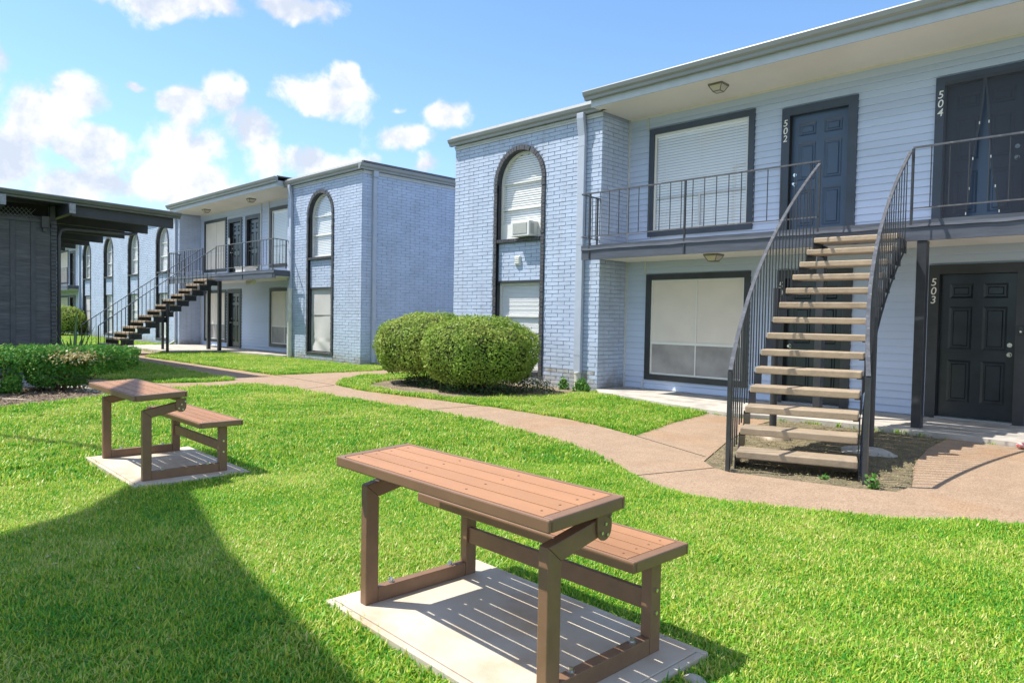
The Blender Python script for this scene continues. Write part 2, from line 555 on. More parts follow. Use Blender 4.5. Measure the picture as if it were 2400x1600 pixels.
def aggregate_mat():
    mt = bpy.data.materials.new('exposed_aggregate')
    mt.use_nodes = True
    nt = mt.node_tree
    N = nt.nodes.new
    L = nt.links.new
    p = nt.nodes['Principled BSDF']
    p.inputs['Roughness'].default_value = 0.82
    geo = N('ShaderNodeNewGeometry')
    v = N('ShaderNodeTexVoronoi')
    v.inputs['Scale'].default_value = 120
    L(geo.outputs['Position'], v.inputs['Vector'])
    cr = N('ShaderNodeValToRGB')
    e = cr.color_ramp.elements
    e[0].position, e[0].color = 0.0, (0.24, 0.16, 0.105, 1)
    e[1].position, e[1].color = 1.0, (0.395, 0.295, 0.21, 1)
    x = cr.color_ramp.elements.new(0.5)
    x.color = (0.325, 0.226, 0.15, 1)
    x = cr.color_ramp.elements.new(0.12)
    x.color = (0.235, 0.155, 0.10, 1)
    x = cr.color_ramp.elements.new(0.24)
    x.color = (0.305, 0.207, 0.137, 1)
    sp = N('ShaderNodeSeparateColor')
    L(v.outputs['Color'], sp.inputs[0])
    L(sp.outputs[0], cr.inputs[0])
    n = N('ShaderNodeTexNoise')
    n.inputs['Scale'].default_value = 0.9
    n.inputs['Detail'].default_value = 6
    L(geo.outputs['Position'], n.inputs['Vector'])
    mr = N('ShaderNodeMapRange')
    mr.inputs['From Min'].default_value = 0.52
    mr.inputs['From Max'].default_value = 0.72
    mr.inputs['To Max'].default_value = 0.58
    L(n.outputs['Fac'], mr.inputs['Value'])
    mx = N('ShaderNodeMixRGB')
    mx.blend_type = 'MULTIPLY'
    L(mr.outputs[0], mx.inputs[0])
    L(cr.outputs[0], mx.inputs[1])
    mx.inputs[2].default_value = (1.0, 0.80, 0.60, 1)
    n2 = N('ShaderNodeTexNoise')
    n2.inputs['Scale'].default_value = 5
    n2.inputs['Detail'].default_value = 8
    L(geo.outputs['Position'], n2.inputs['Vector'])
    mr2 = N('ShaderNodeMapRange')
    mr2.inputs['To Min'].default_value = 0.78
    mr2.inputs['To Max'].default_value = 1.2
    L(n2.outputs['Fac'], mr2.inputs['Value'])
    sc = N('ShaderNodeVectorMath')
    sc.operation = 'SCALE'
    L(mx.outputs[0], sc.inputs[0])
    L(mr2.outputs[0], sc.inputs['Scale'])
    L(sc.outputs[0], p.inputs['Base Color'])
    b = N('ShaderNodeBump')
    b.inputs['Distance'].default_value = 0.0022
    L(v.outputs['Distance'], b.inputs['Height'])
    b.invert = True
    L(b.outputs[0], p.inputs['Normal'])
    return mt


MT['path'] = aggregate_mat()
MT['soil'] = mat('lawn_soil', (0.06, 0.09, 0.02), 0.95, var=0.35, vscale=5, coord='World', bump=0.01, bscale=40)
MT['dirt'] = mat('bare_dirt', (0.235, 0.185, 0.130), 0.95, var=0.2, vscale=3, bump=0.010, bscale=22, coord='World', col2=(0.15, 0.125, 0.075), c2scale=2.5, bdetail=8)
MT['stairdirt'] = mat('dry_thatch_dirt', (0.20, 0.16, 0.10), 0.95, var=0.3, vscale=14, bump=0.014, bscale=45, coord='World', col2=(0.115, 0.10, 0.055), c2scale=7, bdetail=8)
MT['mulch'] = mat('bark_mulch', (0.17, 0.125, 0.09), 0.95, var=0.45, vscale=30, bump=0.02, bscale=40, coord='World', col2=(0.075, 0.055, 0.04), c2scale=18, bdetail=8)
MT['gravel'] = mat('pale_gravel', (0.42, 0.40, 0.385), 0.85, var=0.3, vscale=45, bump=0.012, bscale=55, coord='World')
MT['joint'] = mat('dark_joint_gap', (0.05, 0.035, 0.025), 0.95)  # one even dark colour for the pavement joint lines


def grass_mat():
    mt = bpy.data.materials.new('lawn_blade')
    mt.use_nodes = True
    nt = mt.node_tree
    N = nt.nodes.new
    L = nt.links.new
    p = nt.nodes['Principled BSDF']
    p.inputs['Roughness'].default_value = 0.42
    p.inputs['Specular IOR Level'].default_value = 0.4
    at = N('ShaderNodeAttribute')
    at.attribute_name = 'tint'
    oi = N('ShaderNodeObjectInfo')
    geo = N('ShaderNodeNewGeometry')
    n = N('ShaderNodeTexNoise')
    n.inputs['Scale'].default_value = 0.8
    n.inputs['Detail'].default_value = 6
    n.inputs['Roughness'].default_value = 0.7
    L(geo.outputs['Position'], n.inputs['Vector'])
    ad = N('ShaderNodeMath')
    ad.operation = 'MULTIPLY_ADD'
    ad.inputs[1].default_value = 1.9
    ad.inputs[2].default_value = -0.70
    L(n.outputs['Fac'], ad.inputs[0])
    ad2 = N('ShaderNodeMath')
    ad2.operation = 'ADD'
    ad2.use_clamp = True
    L(ad.outputs[0], ad2.inputs[0])
    ad3 = N('ShaderNodeMath')
    ad3.operation = 'MULTIPLY_ADD'
    ad3.inputs[1].default_value = 1.05
    ad3.inputs[2].default_value = -0.36
    L(at.outputs['Fac'], ad3.inputs[0])
    L(ad3.outputs[0], ad2.inputs[1])
    cr = N('ShaderNodeValToRGB')
    e = cr.color_ramp.elements
    e[0].position, e[0].color = 0.0, (0.08, 0.34, 0.034, 1)
    e[1].position, e[1].color = 1.0, (0.68, 0.66, 0.24, 1)
    x = e.new(0.45)
    x.color = (0.29, 0.55, 0.042, 1)
    x = e.new(0.75)
    x.color = (0.55, 0.63, 0.075, 1)
    L(ad2.outputs[0], cr.inputs[0])
    L(cr.outputs[0], p.inputs['Base Color'])
    t = N('ShaderNodeBsdfTranslucent')
    L(cr.outputs[0], t.inputs['Color'])
    ms = N('ShaderNodeMixShader')
    ms.inputs[0].default_value = 0.42
    L(p.outputs[0], ms.inputs[1])
    L(t.outputs[0], ms.inputs[2])
    L(ms.outputs[0], nt.nodes['Material Output'].inputs['Surface'])
    return mt


MT['grass'] = grass_mat()


# ------------------------------------------------------------------ mesh helpers
class MB:
    def __init__(self):
        self.v = []
        self.f = []

    def add(self, verts, faces):
        n = len(self.v)
        self.v += [tuple(x) for x in verts]
        self.f += [tuple(i + n for i in f) for f in faces]
        return self

    def box(self, x0, y0, z0, x1, y1, z1):
        x0, x1 = sorted((x0, x1))
        y0, y1 = sorted((y0, y1))
        z0, z1 = sorted((z0, z1))
        return self.add([(x0, y0, z0), (x1, y0, z0), (x1, y1, z0), (x0, y1, z0), (x0, y0, z1), (x1, y0, z1), (x1, y1, z1), (x0, y1, z1)],
                        [(0, 3, 2, 1), (4, 5, 6, 7), (0, 1, 5, 4), (1, 2, 6, 5), (2, 3, 7, 6), (3, 0, 4, 7)])

    def frame_box(self, o, ex, ey, ez, a, b):
        """box from corner a to corner b in the frame (o, ex, ey, ez)"""
        o, ex, ey, ez = Vector(o), Vector(ex), Vector(ey), Vector(ez)
        P = []
        for z in (a[2], b[2]):
            for x, y in ((a[0], a[1]), (b[0], a[1]), (b[0], b[1]), (a[0], b[1])):
                P.append(o + ex * x + ey * y + ez * z)
        return self.add(P, [(0, 3, 2, 1), (4, 5, 6, 7), (0, 1, 5, 4), (1, 2, 6, 5), (2, 3, 7, 6), (3, 0, 4, 7)])

    def bar(self, p, q, w, h, upv=(0, 0, 1)):
        p, q = Vector(p), Vector(q)
        d = (q - p).normalized()
        s = d.cross(Vector(upv))
        if s.length < 1e-4:
            s = d.cross(Vector((1, 0, 0)))
        s.normalize()
        u = s.cross(d)
        P = []
        for c in (p, q):
            for a, b in ((-1, -1), (1, -1), (1, 1), (-1, 1)):
                P.append(c + s * (a * w / 2) + u * (b * h / 2))
        return self.add(P, [(0, 1, 2, 3), (7, 6, 5, 4), (0, 4, 5, 1), (1, 5, 6, 2), (2, 6, 7, 3), (3, 7, 4, 0)])

    def tube(self, pts, r, n=8, r2=None, cap=True):
        pts = [Vector(p) for p in pts]
        rings = []
        prev = None
        for i, p in enumerate(pts):
            a = pts[max(i - 1, 0)]
            b = pts[min(i + 1, len(pts) - 1)]
            d = (b - a).normalized()
            if prev is None:
                s = d.orthogonal().normalized()
            else:
                s = (prev - d * prev.dot(d)).normalized()
            prev = s
            t = d.cross(s)
            rr = r if r2 is None else r + (r2 - r) * i / (len(pts) - 1)
            rings.append([p + (s * math.cos(k * 2 * math.pi / n) + t * math.sin(k * 2 * math.pi / n)) * rr for k in range(n)])
        V = [v for ring in rings for v in ring]
        F = []
        for i in range(len(pts) - 1):
            for k in range(n):
                k2 = (k + 1) % n
                F.append((i * n + k, i * n + k2, (i + 1) * n + k2, (i + 1) * n + k))
        if cap:
            F.append(tuple(range(n))[::-1])
            F.append(tuple(range((len(pts) - 1) * n, len(pts) * n)))
        return self.add(V, F)

    def prism(self, poly, z0, z1):
        n = len(poly)
        return self.add([(x, y, z0) for x, y in poly] + [(x, y, z1) for x, y in poly],
                        [tuple(range(n))[::-1], tuple(range(n, 2 * n))] + [(i, (i + 1) % n, n + (i + 1) % n, n + i) for i in range(n)])

    def extrude(self, poly3, d):
        """poly3: planar 3D outline, extruded along d"""
        n = len(poly3)
        d = Vector(d)
        return self.add([tuple(p) for p in poly3] + [tuple(Vector(p) + d) for p in poly3],
                        [tuple(range(n))[::-1], tuple(range(n, 2 * n))] + [(i, (i + 1) % n, n + (i + 1) % n, n + i) for i in range(n)])

    def mesh(self, name, material, smooth=False, fix=True):
        me = bpy.data.meshes.new(name)
        me.from_pydata(self.v, [], self.f)
        if fix:
            bm = bmesh.new()
            bm.from_mesh(me)
            bmesh.ops.recalc_face_normals(bm, faces=bm.faces)
            bm.to_mesh(me)
            bm.free()
        if material is not None:
            me.materials.append(MT[material] if isinstance(material, str) else material)
        if smooth:
            me.polygons.foreach_set('use_smooth', [True] * len(me.polygons))
        return me


def attach(o, parent):
    if parent is not None:
        o.parent = parent
        T = Vector(parent['base_at']) if 'base_at' in parent else Vector((0, 0, 0))
        o.matrix_parent_inverse = Matrix.Translation(-T)


def link(name, me, parent=None, kind=None, bevel=0.0, smooth_bevel=2):
    o = bpy.data.objects.new(name, me)
    col.objects.link(o)
    attach(o, parent)
    if kind:
        o['kind'] = kind
    if bevel:
        b = o.modifiers.new('bevel', 'BEVEL')
        b.width = bevel
        b.segments = smooth_bevel
        b.limit_method = 'ANGLE'
        b.angle_limit = R(40)
    return o


def obj(name, mb, material, parent=None, kind=None, bevel=0.0, smooth=False, fix=True):
    return link(name, mb.mesh(name, material, smooth, fix), parent, kind, bevel)


def tag(o, label, cat, group=None, kind=None):
    o['label'] = label
    o['category'] = cat
    if group:
        o['group'] = group
    if kind:
        o['kind'] = kind
    return o


def thing(name, label, cat, loc=(0, 0, 0), group=None):
    o = bpy.data.objects.new(name, None)
    o.empty_display_size = 0.1
    col.objects.link(o)
    o.location = loc
    o['base_at'] = list(loc)
    return tag(o, label, cat, group)


def copy_tree(o, parent=None):
    c = o.copy()
    col.objects.link(c)
    if parent is not None:
        c.parent = parent
        c.matrix_parent_inverse = o.matrix_parent_inverse.copy()
    for ch in list(o.children):
        copy_tree(ch, c)
    return c


def set_tint(me, per_face_vals=None, per_vert=None):
    a = me.attributes.new('tint', 'FLOAT', 'FACE' if per_face_vals is not None else 'POINT')
    a.data.foreach_set('value', np.asarray(per_face_vals if per_face_vals is not None else per_vert, dtype=np.float32))


def np_mesh(name, V, F, material, tint=None, smooth=False):
    me = bpy.data.meshes.new(name)
    V = np.asarray(V, dtype=np.float32)
    F = np.asarray(F, dtype=np.int32)
    k = F.shape[1]
    me.vertices.add(len(V))
    me.vertices.foreach_set('co', V.ravel())
    me.loops.add(F.size)
    me.loops.foreach_set('vertex_index', F.ravel())
    me.polygons.add(len(F))
    me.polygons.foreach_set('loop_start', np.arange(0, F.size, k, dtype=np.int32))
    me.polygons.foreach_set('loop_total', np.full(len(F), k, dtype=np.int32))
    me.update(calc_edges=True)
    if material is not None:
        me.materials.append(MT[material] if isinstance(material, str) else material)
    if tint is not None:
        set_tint(me, per_face_vals=tint)
    if smooth:
        me.polygons.foreach_set('use_smooth', [True] * len(F))
    return me


# ------------------------------------------------------------------ shared levels of the two apartment blocks
YW = 10.598          # face of the brick wings
YR = 11.427          # face of the sided recess wall
YB = 10.0            # edge of the balcony
ZF = 2.60            # balcony floor
ZS = 2.398           # underside of the balcony
ZU = 5.14            # underside of the eave
COURSE = 0.0779
BLEN = 0.318
GROUND = -0.10
WALK = -0.085
SLAB = -0.03
PADTOP = -0.04
CAMP = Vector((0, 0, CAMH))


# ------------------------------------------------------------------ ground, paths, beds
def sheet(name, poly, z, material, kind='structure', thick=0.12):
    mb = MB().prism(poly, z - thick, z)
    o = obj(name, mb, material, kind=kind)
    me = o.data
    bm = bmesh.new()
    bm.from_mesh(me)
    bmesh.ops.triangulate(bm, faces=[f for f in bm.faces if len(f.verts) > 4])
    bm.to_mesh(me)
    bm.free()
    return o


WALK_POLY = [(-30, 6.7), (-21.5, 6.47), (-14.05, 6.23), (-13.95, 5.6), (-14.22, 4.85), (-15.2, 4.35), (-16.6, 3.95), (-16.6, 3.76), (-13.0, 3.76), (-12.95, 4.6), (-13.05, 5.43), (-12.9, 6.1),
             (-12.3, 6.33), (-11.2, 6.22), (-9.3, 6.30), (-8.1, 6.36), (-6.89, 6.32), (-5.51, 6.05), (-4.55, 5.70), (-4.05, 5.42),
             (-3.61, 5.12), (-3.3, 4.93), (-2.91, 4.83), (-2.47, 4.91), (-1.94, 5.16), (-1.41, 5.48), (-0.89, 5.83), (1.0, 7.2), (4.0, 9.3), (4.0, 9.66),
             (-1.5, 9.70), (-2.28, 9.76), (-2.24, 8.83), (-2.11, 7.93), (-2.01, 7.44), (-1.86, 6.9), (-1.79, 6.61), (-1.82, 6.30), (-2.09, 6.16),
             (-3.1, 5.93), (-3.3, 6.0), (-3.51, 6.2), (-3.96, 7.54), (-4.31, 8.94), (-4.38, 9.62),
             (-4.8, 9.40), (-5.32, 9.44), (-5.1, 8.1), (-4.83, 6.94), (-5.6, 7.22), (-6.21, 7.36), (-7.74, 7.44), (-9.28, 7.32), (-10.83, 7.16), (-12.1, 7.33),
             (-12.89, 8.0), (-13.42, 8.65), (-13.6, 9.84), (-13.6, 18.5), (-15.0, 18.5), (-14.9, 10.79), (-14.72, 10.0), (-14.79, 7.42), (-18.6, 7.37), (-22.69, 7.30),
             (-23.95, 7.9), (-24.0, 8.36), (-24.6, 8.4), (-29.0, 8.4), (-30, 8.4)]
SLAB_A = [(-8.25, 10.55), (-7.9, 10.2), (-5.5, 9.52), (-4.8, 9.42), (-4.38, 9.64), (-2.9, 9.80), (-1.5, 9.72), (4.0, 9.68), (4.0, YR), (-8.25, YR)]
SLAB_B = [(-29.1, 8.42), (-24.02, 8.42), (-23.9, 10.0), (-20.4, 10.5), (-20.35, YR), (-29.1, YR)]
BED_SHRUB = [(-11.5, 7.62), (-12.15, 8.25), (-12.45, 9.05), (-12.45, 10.59), (-8.26, 10.59), (-8.1, 10.2), (-8.32, 9.0), (-8.7, 8.25), (-9.2, 7.68), (-10.2, 7.5)]
BED_STAIR = [(-2.28, 9.76), (-2.24, 8.83), (-2.11, 7.93), (-2.01, 7.44), (-1.86, 6.9), (-1.79, 6.61), (-1.82, 6.30), (-2.09, 6.16), (-3.1, 5.93), (-3.3, 6.0), (-3.51, 6.2),
             (-3.96, 7.54), (-4.31, 8.94), (-4.38, 9.62), (-2.9, 9.78)]
MULCH = [(-11.5, -0.5), (-11.7, 1.92), (-11.95, 2.63), (-12.25, 3.25), (-12.6, 3.55), (-13.4, 3.3), (-14.2, 3.0), (-14.5, 2.4), (-14.5, -0.5)]
GRAVEL = [(-14.5, -0.5), (-14.5, 2.4), (-14.2, 3.0), (-13.4, 3.3), (-12.6, 3.55), (-13.0, 3.74), (-15, 3.74), (-16.98, 3.74), (-16.98, -0.5)]

sheet('lawn', [(-260, -60), (120, -60), (120, 260), (-260, 260)], GROUND, 'soil', thick=0.5)
sheet('walkway', WALK_POLY, WALK, 'path')
sheet('porch_slab', SLAB_A, SLAB, 'conc', thick=0.16)
sheet('porch_slab', SLAB_B, 0.0, 'conc', thick=0.16)


def rough_bed(name, poly, z, material, amp, step=0.09, kind='structure'):
    """bed of loose ground: a fine bumpy sheet clipped to its outline"""
    bm = bmesh.new()
    vs = [bm.verts.new((x, y, z)) for x, y in poly]
    f = bm.faces.new(vs)
    xs = [p[0] for p in poly]
    ys = [p[1] for p in poly]
    x = min(xs) + step
    while x < max(xs):
        bmesh.ops.bisect_plane(bm, geom=bm.verts[:] + bm.edges[:] + bm.faces[:], plane_co=(x, 0, 0), plane_no=(1, 0, 0))
        x += step
    y = min(ys) + step
    while y < max(ys):
        bmesh.ops.bisect_plane(bm, geom=bm.verts[:] + bm.edges[:] + bm.faces[:], plane_co=(0, y, 0), plane_no=(0, 1, 0))
        y += step
    from mathutils import noise as mn
    for v in bm.verts:
        if not v.is_boundary:
            v.co.z += amp * (mn.noise(v.co * 6.0) + 0.6 * mn.noise(v.co * 17.0)) + amp * 0.6
    bm.normal_update()
    for f in bm.faces:
        f.smooth = True
        if f.normal.z < 0:
            f.normal_flip()
    me = bpy.data.meshes.new(name)
    bm.to_mesh(me)
    bm.free()
    me.materials.append(MT[material])
    return link(name, me, kind=kind)


rough_bed('dirt_bed', BED_SHRUB, -0.092, 'dirt', 0.016)
rough_bed('dirt_bed', BED_STAIR, -0.096, 'stairdirt', 0.012, 0.07)
rough_bed('mulch_bed', MULCH, -0.09, 'mulch', 0.035, 0.07)
rough_bed('gravel_bed', GRAVEL, -0.088, 'gravel', 0.012, 0.06)


def strip(name, pts, w, z, material, parent=None):
    mb = MB()
    for a, b in zip(pts, pts[1:]):
        a, b = Vector((*a, z)), Vector((*b, z))
        mb.bar(a, b, w, 0.003)
    return obj(name, mb, material, parent, kind='structure')


for pts in (((-3.58, 5.14), (-3.28, 6.0)), ((-4.83, 6.94), (-3.62, 6.42)), ((-8.15, 6.4), (-8.05, 7.4)), ((-11.7, 6.3), (-12.1, 7.3), (-14.79, 7.42)), ((-18.6, 6.4), (-18.65, 7.35)),
            ((-0.9, 5.9), (-0.95, 9.66))):
    strip('pavement_joint', pts, 0.014, WALK + 0.001, 'joint')


def in_poly(P, poly):
    x, y = P[:, 0], P[:, 1]
    inside = np.zeros(len(P), bool)
    n = len(poly)
    j = n - 1
    for i in range(n):
        xi, yi = poly[i]
        xj, yj = poly[j]
        c = ((yi > y) != (yj > y)) & (x < (xj - xi) * (y - yi) / (yj - yi + 1e-12) + xi)
        inside ^= c
        j = i
    return inside


def rot_rect(P, c, rz, a, b):
    d = P - np.array(c)
    u = d[:, 0] * math.cos(rz) + d[:, 1] * math.sin(rz)
    v = -d[:, 0] * math.sin(rz) + d[:, 1] * math.cos(rz)
    return (np.abs(u) < a) & (np.abs(v) < b)


# ------------------------------------------------------------------ brickwork
def brick_variant(seed, w, h, proud=0.0125):
    r = random.Random(seed)
    j = lambda s=0.0018: r.uniform(-s, s)
    x0, x1, z0, z1 = 0.003 + j(), w - 0.008 + j(), 0.003 + j(0.0012), h - 0.0045 + j(0.0012)
    b = 0.0028
    p = proud + j(0.0025)
    V = [(x0, 0, z0), (x1, 0, z0), (x1, 0, z1), (x0, 0, z1),
         (x0 + b, -p + j(0.001), z0 + b), (x1 - b, -p + j(0.001), z0 + b + j()), (x1 - b, -p + j(0.001), z1 - b + j()), (x0 + b, -p + j(0.001), z1 - b)]
    F = [(4, 5, 6, 7), (0, 1, 5, 4), (1, 2, 6, 5), (2, 3, 7, 6), (3, 0, 4, 7)]
    return V, F


BRICKS = []
for k in range(12):
    V, F = brick_variant(k, BLEN, COURSE)
    me = bpy.data.meshes.new('brick')
    me.from_pydata(V, [], F)
    me.materials.append(MT['brick'])
    BRICKS.append((me, V, F))
BRICK_DIRTY = BRICKS[0][0].copy()
BRICK_DIRTY.materials.clear()
BRICK_DIRTY.materials.append(MT['dirty_brick'])


def brick_field(parent, o, ex, length, z0, z1, cuts, single=0, dirty_to=None, mortar_cut=None):
    """running bond on the plane through o with horizontal ex; outward normal is ex x z.
    cuts(zlo, zhi) -> intervals to leave free. single: how many of the nearest full bricks become objects."""
    ex = Vector(ex)
    o = Vector(o)
    n_out = ex.cross(Vector((0, 0, 1)))
    mat3 = Matrix((ex, -n_out, Vector((0, 0, 1)))).transposed()   # local -y is outward
    full, part = [], []
    rows = int(math.ceil((z1 - z0) / COURSE - 1e-6))
    for r in range(rows):
        za = z0 + r * COURSE
        zb = min(za + COURSE, z1)
        if zb - za < 0.02:
            continue
        off = (BLEN / 2 if r % 2 else 0) + rng.uniform(-0.012, 0.012)
        u = -off
        free = cuts(za, zb) if cuts else []
        while u < length:
            a, b = max(u, 0), min(u + BLEN, length)
            u += BLEN
            segs = [(a, b)]
            for (c, d) in free:
                ns = []
                for (s, e) in segs:
                    if d <= s or c >= e:
                        ns.append((s, e))
                    else:
                        if c - s > 0.0:
                            ns.append((s, c))
                        if e - d > 0.0:
                            ns.append((d, e))
                segs = ns
            for s, e in segs:
                if e - s < 0.03:
                    continue
                if e - s > BLEN - 1e-4 and zb - za > COURSE - 1e-4:
                    full.append((s, za))
                else:
                    part.append((s, e, za, zb))
    pos = lambda s, z: o + ex * s + Vector((0, 0, z))
    full.sort(key=lambda q: (pos(q[0] + BLEN / 2, q[1]) - CAMP).length)
    for (s, za) in full[:single]:
        p = pos(s, za)
        me = BRICK_DIRTY if (dirty_to and za < dirty_to and rng.random() < 0.8) else BRICKS[rng.randrange(12)][0]
        b = bpy.data.objects.new('brick', me)
        col.objects.link(b)
        b.rotation_euler = mat3.to_euler()
        attach(b, parent)
        b.location = p - n_out * 0.0
    V, F = [], []
    for (s, za) in full[single:]:
        _, bv, bf = BRICKS[rng.randrange(12)]
        n = len(V)
        V += [tuple(pos(s, za) + mat3 @ Vector(v)) for v in bv]
        F += [tuple(i + n for i in f) for f in bf]
    for (s, e, za, zb) in part:
        bv, bf = brick_variant(rng.randrange(10 ** 6), max(e - s, 0.03), zb - za)
        n = len(V)
        V += [tuple(pos(s, za) + mat3 @ Vector(v)) for v in bv]
        F += [tuple(i + n for i in f) for f in bf]
    if V:
        mb = MB()
        mb.v, mb.f = V, F
        obj('brickwork', mb, 'brick', parent, kind='stuff', fix=False)


def soldier_band(parent, o, ex, length, z0, z1, material='brick'):
    ex = Vector(ex)
    n_out = ex.cross(Vector((0, 0, 1)))
    mb = MB()
    u = 0.0
    while u < length - 0.03:
        w = min(0.085, length - u)
        d = 0.012 + rng.uniform(-0.004, 0.004)
        mb.frame_box(o, ex, n_out, (0, 0, 1), (u + 0.005, -0.01, z0), (u + w - 0.006, d, z1))
        u += 0.085
    obj('soldier_course', mb, material, parent, kind='stuff')
    mb = MB()
    mb.frame_box(o, ex, n_out, (0, 0, 1), (0, 0.001, z0 - 0.045), (length, 0.045, z0 - 0.004))
    mb.frame_box(o, ex, n_out, (0, 0, 1), (0, 0.001, z0 - 0.085), (length, 0.026, z0 - 0.046))
    obj('cornice_moulding', mb, 'trim', parent)


RW = 0.092           # width of the dark brick surround


def niche_half_width(z, hw, spring):
    """half width of the tall arched surround (outer line) at height z; 0 above the apex"""
    if z <= spring:
        return hw
    t = z - spring
    return math.sqrt(max(hw * hw - t * t, 0))


Z_RING0, Z_SPRING_OFF = 0.11, 0


def wall_with_niches(parent, x0, x1, y, z0, z1, niches, thick=0.10):
    """mortar face of a wing, with the tall arched niches cut through it"""
    mb = MB()
    xs = x0
    for (xl, xr) in niches:
        c, hw = (xl + xr) / 2, (xr - xl) / 2 - RW + 0.004
        spring = 4.85 - (xr - xl) / 2
        mb.box(xs, y, z0, c - hw, y + thick, z1)
        mb.box(c - hw, y, z0, c + hw, y + thick, Z_RING0)
        # above the arch
        K = 14
        for k in range(K):
            a0, a1 = math.pi * k / K, math.pi * (k + 1) / K
            p = [(c - hw * math.cos(a), spring + hw * math.sin(a)) for a in (a0, a1)]
            if True:
                q = [(p[0][0], y, p[0][1]), (p[1][0], y, p[1][1]), (p[1][0], y, z1), (p[0][0], y, z1)]
                mb.extrude(q, (0, thick, 0))
        xs = c + hw
    mb.box(xs, y, z0, x1, y + thick, z1)
    return obj('brick_wall', mb, 'mortar', parent)


def pane_poly(c, hw, z0, spring, K=16):
    pts = [(c - hw, z0), (c + hw, z0)]
    for k in range(K + 1):
        a = math.pi * k / K
        pts.append((c + hw * math.cos(a), spring + hw * math.sin(a)))
    return pts


def slats(mb, x_of_z, y, z0, z1, pitch=0.047, tilt=0.22, fill=0.91):
    z = z0
    while z < z1:
        a, b = x_of_z(z + pitch * 0.5)
        if b - a > 0.05:
            h = pitch * fill
            dy = math.sin(tilt) * h * 0.5
            j = rng.uniform(-0.0015, 0.0015)
            mb.add([(a, y - dy + j, z), (b, y - dy + j, z), (b, y + dy + j, z + h), (a, y + dy + j, z + h)], [(0, 1, 2, 3)])
        z += pitch


